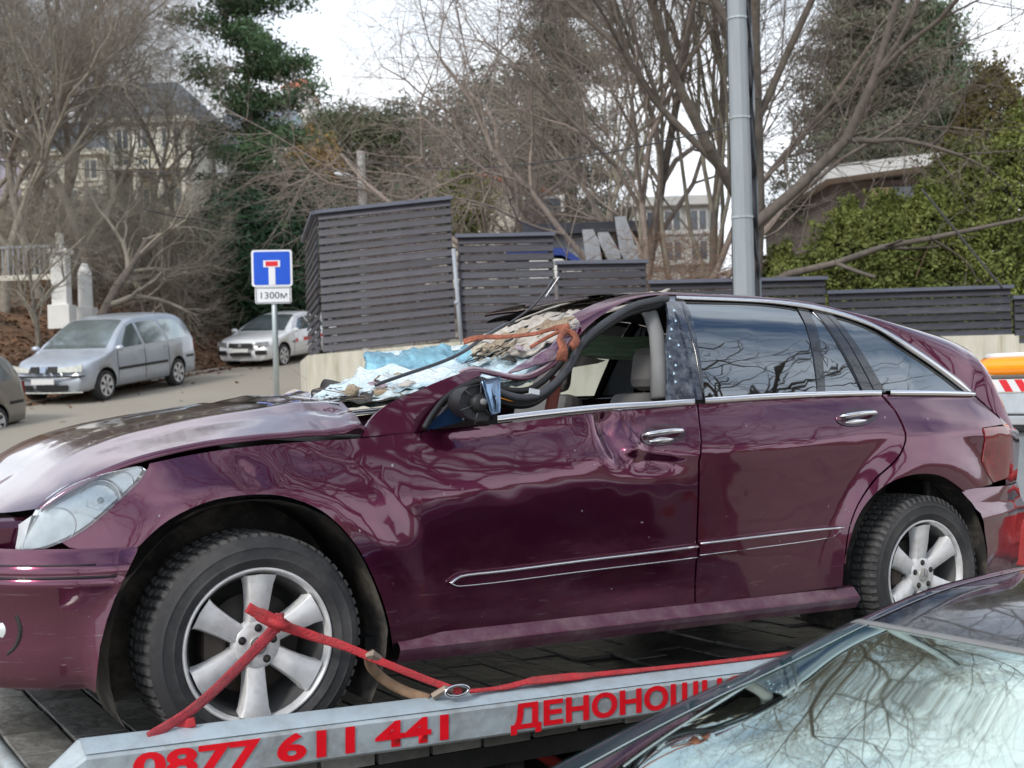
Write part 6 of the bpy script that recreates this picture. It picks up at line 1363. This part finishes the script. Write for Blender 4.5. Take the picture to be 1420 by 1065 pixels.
# foliage of small faces
def foliage(name, C, S, mat, parent): return scatter_quads(name, C, np.asarray(S)*1.25, mat, parent, aspect=.26)
def leafmat(name, c, tip, sc=1.2):
    return M(name, c, .7, var=.5, scale=sc, dirt=tip, dirtfac=.7, dscale=sc*1.7)
PINE = leafmat('pine_needles', (.065, .13, .055), (.13, .19, .07)); SPR = leafmat('spruce_needles', (.06, .085, .05), (.14, .12, .07)); YEW = leafmat('dark_hedge_foliage', (.028, .075, .035), (.06, .13, .045)); THU = leafmat('thuja_foliage', (.15, .185, .042), (.30, .29, .075), 1.0); YEL = leafmat('autumn_foliage', (.34, .23, .06), (.22, .13, .05)); MIX = leafmat('mixed_green_foliage', (.07, .09, .04), (.16, .14, .06))
def conifer(name, label, x, y, z0, H, R0, mat, seed, tiers=26, per=9, clump=50, leaf=.10, shape=lambda t: 1-t, bare=.0, up=.15, bk=BK3, clr=.16, az=None, skip=0.0):
    rnd = random.Random(seed); rg = np.random.default_rng(seed); T = thing(name, label, 'tree', (x, y, z0)); S = [(0, 0, -.5, 0, 0, H*.5, H*.022, H*.014), (0, 0, H*.5, 0, 0, H, H*.014, .01)]; C = []; LS = []
    for i in range(tiers):
        t = bare+(1-bare)*(i+rnd.random()*.6)/tiers; z = t*H; L0 = R0*shape((t-bare)/(1-bare))
        for k in range(per):
            if rnd.random() < skip: continue
            a = rnd.uniform(0, 6.283); l = L0*rnd.uniform(.55, 1.1)
            if az: l *= az(a, t)
            p = Vector((0, 0, z)); d = Vector((math.cos(a), math.sin(a), up+rnd.uniform(-.15, .15))); n = 4
            for j in range(n):
                q = p+d.normalized()*(l/n); d.z += rnd.uniform(-.06, .12); S.append((p.x, p.y, p.z, q.x, q.y, q.z, .028*(1-j/n)+.006, .028*(1-(j+1)/n)+.005)); 
                if j >= 1 or rnd.random() < .5:
                    for c_ in range(2):
                        cc = np.array(p.lerp(q, rnd.random()))+np.array([rnd.gauss(0, clr*.8), rnd.gauss(0, clr*.8), rnd.gauss(0, clr*.35)]); m = max(3, int(clump*rnd.uniform(.5, 1.1)))
                        C.append(cc+rg.normal(size=(m, 3))*np.array([clr, clr, clr*.45])); LS.append(rg.uniform(leaf*.5, leaf, m))
                p = q
    segs_mesh('trunk', S, bk, T); foliage('crown', np.concatenate(C), np.concatenate(LS), mat, T); return T
p = AT(350, 300, 44)
conifer('pine_tree', 'tall open green pine rising in front of the white villa', p.x, 44, gz(p.x, 44)-.5, AT(345, -60, 44).z-gz(p.x, 44), 3.3, PINE, 5, 14, 5, 90, .13, lambda t: (1-.35*t)*(1 if t > .08 else .6), .40, .12, BK3, .30, None, .2)
def bush(name, label, cx, cy, cz, rx, ry, rz, n, leaf, mat, cat='bush', shell_=.55, seed=1, flat=False):
    rg = np.random.default_rng(seed); T = thing(name, label, cat, (cx, cy, cz)); u_ = rg.normal(size=(n, 3)); u_ /= np.linalg.norm(u_, axis=1)[:, None]
    if flat: u_ = np.sign(u_)*np.abs(u_)**.45; u_ /= np.max(np.abs(u_), axis=1)[:, None]*.5+.5
    r = shell_+(1-shell_)*rg.random(n)
    lump = np.array([1+.22*noise.noise(Vector(v*2.6)+Vector((seed, 0, 0)))+.12*noise.noise(Vector(v*7)+Vector((0, seed, 0))) for v in u_])
    C = u_*(r*lump)[:, None]*np.array([rx, ry, rz]); foliage('foliage', C, rg.uniform(leaf*.5, leaf, n), mat, T)
    S = []
    for k in range(14):
        d = u_[k]*np.array([rx, ry, abs(rz)])*.8; d[2] = abs(d[2])*.6; S.append((0, 0, -rz, d[0], d[1], d[2], .05, .01))
    segs_mesh('stem', S, BK3, T); return T
# evergreen clump right of the sign
for i, (px_, py_, Y, rx, rz_, n, lab) in enumerate(((345, 375, 42, 2.4, 2.6, 16000, 'dark green evergreen clump directly behind the road sign'), (285, 395, 43, 1.7, 1.9, 9000, 'rounded dark evergreen on the bank left of the road sign'), (410, 350, 44, 2.3, 3.1, 14000, 'dark evergreen between the sign and the fence corner'), (385, 300, 47, 3.0, 1.5, 9000, 'upper evergreen mass behind the road sign'))):
    p = AT(px_, py_, Y); bush('evergreen_bush', lab, p.x, Y, p.z, rx, 1.6, rz_, n, .16, YEW, seed=i+3)
p = AT(500, 300, 46); bush('clipped_hedge', 'long flat-topped clipped green hedge behind the tall fence panel', p.x, 46, p.z, 4.8, 1.2, .95, 14000, .15, YEW, 'hedge', seed=11, flat=True)
for i, (px_, py_, Y, rx, rz_, n, m_, lab) in enumerate(((435, 230, 60, 1.5, 2.0, 5000, YEL, 'yellow autumn tree right of the pine trunk'), (500, 225, 64, 3.2, 3.0, 12000, MIX, 'olive green tree behind the street lamp'), (470, 195, 75, 3.0, 2.4, 8000, MIX, 'farther olive tree just above the yellow autumn tree'), (560, 215, 66, 2.6, 3.0, 9000, SPR, 'dull evergreen right of the street lamp'), (700, 190, 60, 4.2, 3.4, 14000, SPR, 'broad dark evergreen behind the spreading bare tree'), (640, 285, 28, .8, .9, 5000, THU, 'small bright green shrub in front of the cream gabled house'))):
    p = AT(px_, py_, Y); bush('leafy_tree', lab, p.x, Y, p.z, rx, rx*.7, rz_, n, .17 if Y > 30 else .07, m_, 'tree' if Y > 30 else 'bush', seed=i+30)
# big multi-stemmed bare tree behind the pole, and the spreading one left of it
p = AT(900, 400, 22.5); z = gz(p.x, 22.5)
T_ = bare_tree(77, 13, .13, lean=(.05, 0), spread=.9, levels=4, trunk_h=.12, nl=14, twig=1.8, up=.18, vertical=0, limbs=[((0, 0, .3), (-.2, .1, 1), 7, .08), ((.1, 0, .3), (.25, .1, 1), 7.5, .08), ((-.1, 0, .3), (-.45, -.1, 1), 7, .07), ((0, .1, .3), (.5, .1, 1), 6.5, .07)])
put_tree('big_bare_tree', 'big many-stemmed bare tree with mossy limbs left of the tall pole', p.x, 22.5, T_, BK3, BK2)
p = AT(980, 400, 23)
T_ = bare_tree(78, 14, .10, lean=(.02, 0), spread=.35, levels=4, trunk_h=.1, nl=13, twig=1.6, up=.5, vertical=1, limbs=[((-.6, 0, .3), (-.06, .0, 1), 9, .05), ((-.3, .1, .3), (.03, .1, 1), 9.5, .055), ((.4, 0, .3), (.05, -.1, 1), 9, .05), ((-.9, .1, .3), (-.03, .1, 1), 8.5, .045)])
put_tree('upright_bare_tree', 'upright bare tree of close vertical stems just left of the tall pole', p.x, 23, T_, BK3, BK4)
p = AT(1034, 400, 20)
T_ = bare_tree(90, 15, .16, lean=(-.02, -.03), spread=1.0, levels=4, trunk_h=.28, nl=8, twig=1.1, up=.25, limbs=[((0, 0, 3.2), (1.1, -.2, 1.0), 6.5, .10), ((0, -.1, 3.6), (-.6, -1.0, 1.1), 7.5, .09), ((0, 0, 2.2), (1.3, 0, .15), 4.5, .07), ((0, 0, 4.2), (.5, -1.0, 1.1), 7, .08)])
put_tree('spreading_bare_tree', 'dark spreading bare tree behind the tall pole with a thick limb rising right', p.x, 20, T_, BK3, BK3)
p = AT(770, 420, 27)
T_ = bare_tree(52, 9.5, .15, lean=(-.15, 0), spread=1.35, levels=4, trunk_h=.15, nl=13, twig=1.75, up=.10, droop=.04, limbs=[((0, 0, 1.8), (-1.2, 0, .65), 4.2, .08), ((0, 0, 2.2), (-1.2, .1, 1.0), 6.0, .09), ((0, 0, 1.4), (-1.2, -.2, .4), 2.8, .06), ((0, 0, 2.8), (-.9, 0, 1.2), 6, .09), ((0, 0, 1.6), (1, 0, .5), 4.5, .08)])
put_tree('arching_bare_tree', 'wide arching reddish bare tree reaching left over the cream gabled house', p.x, 27, T_, BK2, BK2)
p = AT(850, 400, 33); T_ = bare_tree(54, 12, .14, spread=.9, levels=4, trunk_h=.2, nl=12, twig=1.4, up=.3); put_tree('far_bare_tree', 'farther bare tree behind the big many-stemmed one', p.x, 33, T_, BK4, BK4)
# conifers behind
p = AT(790, 300, 40); conifer('spruce_tree', 'brownish spruce standing behind the big bare tree', p.x, 40, gz(p.x, 40)-1, 17, 3.4, SPR, 12, 30, 8, 45, .10, lambda t: (1-t)**.7, .05, .05, BK3, .24)
p = AT(1215, 300, 36); conifer('cedar_tree', 'large grey green cedar above the modern house', p.x, 36, gz(p.x, 36), AT(1215, -30, 36).z-gz(p.x, 36), 3.7, leafmat('cedar_needles', (.12, .13, .085), (.20, .175, .12)), 14, 34, 9, 60, .095, lambda t: (1-t)**.55*(1 if t > .1 else .6), .18, .28, BK4, .25)
p = AT(1290, 300, 40); conifer('green_cedar', 'greener cedar with upswept tips at the right of the grey green one', p.x, 40, gz(p.x, 40), AT(1290, 15, 40).z-gz(p.x, 40), 3.0, PINE, 15, 24, 8, 60, .10, lambda t: (1-t)**.5, .3, .5, BK3, .26)
# thujas at right: overlapping upright shrubs
for i, (px_, ptop, Y, rw, lab) in enumerate(((1180, 285, 20.5, .75, 'leftmost yellow green thuja above the fence'), (1235, 272, 21, .8, 'thuja under the window of the modern house'), (1290, 262, 20.6, .9, 'thuja below the right end of the white flat roof'), (1335, 205, 21.2, .95, 'tall thuja right of the white flat roof'), (1385, 95, 22, 1.1, 'tallest thuja with a browning top at the right edge'), (1430, 150, 20.4, 1.0, 'thuja cut off by the right photo edge'), (1085, 345, 20.5, .7, 'low light green thuja just right of the tall pole'), (1130, 350, 22, .7, 'low thuja behind the slatted panel joint'))):
    p = AT(px_, 400, Y); zt = AT(px_, ptop, Y).z; z0 = gz(p.x, Y); H = zt-z0; T = thing('thuja_shrub', lab, 'shrub', (p.x, Y, z0), group='thujas behind the fence'); rg = np.random.default_rng(60+i)
    n = int(34000*H/4); t_ = rg.random(n)**.8; ang = rg.random(n)*6.283; rr = 1.22*rw*np.clip(1.08-t_**3.2, .05, 1)*(.62+.38*rg.random(n)**.5)
    lump = np.array([1+.30*noise.noise(Vector((math.cos(a_)*2.2, math.sin(a_)*2.2, t*7+i*5)))+.16*noise.noise(Vector((math.cos(a_)*5, math.sin(a_)*5, t*18))) for a_, t in zip(ang, t_)])
    spk = np.array([max(0, noise.noise(Vector((a_*6, t*30, i*9)))-.22)*1.5 for a_, t in zip(ang, t_)]); lump = lump+spk; t_ = t_+spk*.10
    C = np.stack([np.cos(ang)*rr*lump, np.sin(ang)*rr*lump, t_*H], 1); scatter_quads('foliage', C, rg.uniform(.02, .055, n), THU if i not in (4,) else leafmat('browning_thuja', (.13, .12, .035), (.26, .15, .05), .9), T, aspect=.5)
    segs_mesh('stem', [(0, 0, -.3, 0, 0, H*.92, .06, .01)], BK3, T)
# scattered shrubs and ivy between fence and houses
for i, (px_, py_, Y, rx, rz_, lab) in enumerate(((860, 385, 20.5, 1.1, .9, 'brown twiggy shrub behind the third fence panel'), (930, 380, 20.2, .9, .8, 'brown twiggy shrub left of the tall pole base'))):
    p = AT(px_, py_, Y); o = thicket('twiggy_shrub', lab, [(p.x, Y), (p.x+.5, Y)], 1500, 3.4, M('russet_thicket', (.24, .15, .10), .95, var=.4), (.3, .8), .005)
# trees on the near side of the road, behind the camera, that the paint and the glass mirror
NT = [bare_tree(201, 12, .17, spread=1.0, levels=4, trunk_h=.2, nl=11, twig=.6, up=.3), bare_tree(202, 11, .17, spread=.95, levels=4, trunk_h=.15, nl=9, twig=.6, up=.2)]
msn = [None, None]
for i, (x, y, k, sc, lab) in enumerate(((7.6, 3.2, 1, 1.3, 'roadside bare tree straight out to the right of the viewpoint'), (7.2, .3, 0, 1.15, 'second roadside bare tree out to the right'), (10.5, 1.6, 1, 1.3, 'roadside bare tree just behind and right of the viewpoint'), (7.5, -7, 0, .95, 'bare tree on the near verge, right of the viewpoint'), (13, -4, 1, 1.0, 'bare tree on the near verge, farther right'), (2.0, -11, 1, 1.1, 'bare tree on the near verge behind the viewpoint'), (18, -9, 0, 1.15, 'bare tree on the near verge, farthest right'))):
    o, m_ = put_tree('roadside_tree', lab, x, y, NT[k], BK3, BK3, None, rz=i*1.3, sc=sc, meshes=msn[k], z=-.2); msn[k] = m_
SC.cycles.max_bounces = 8
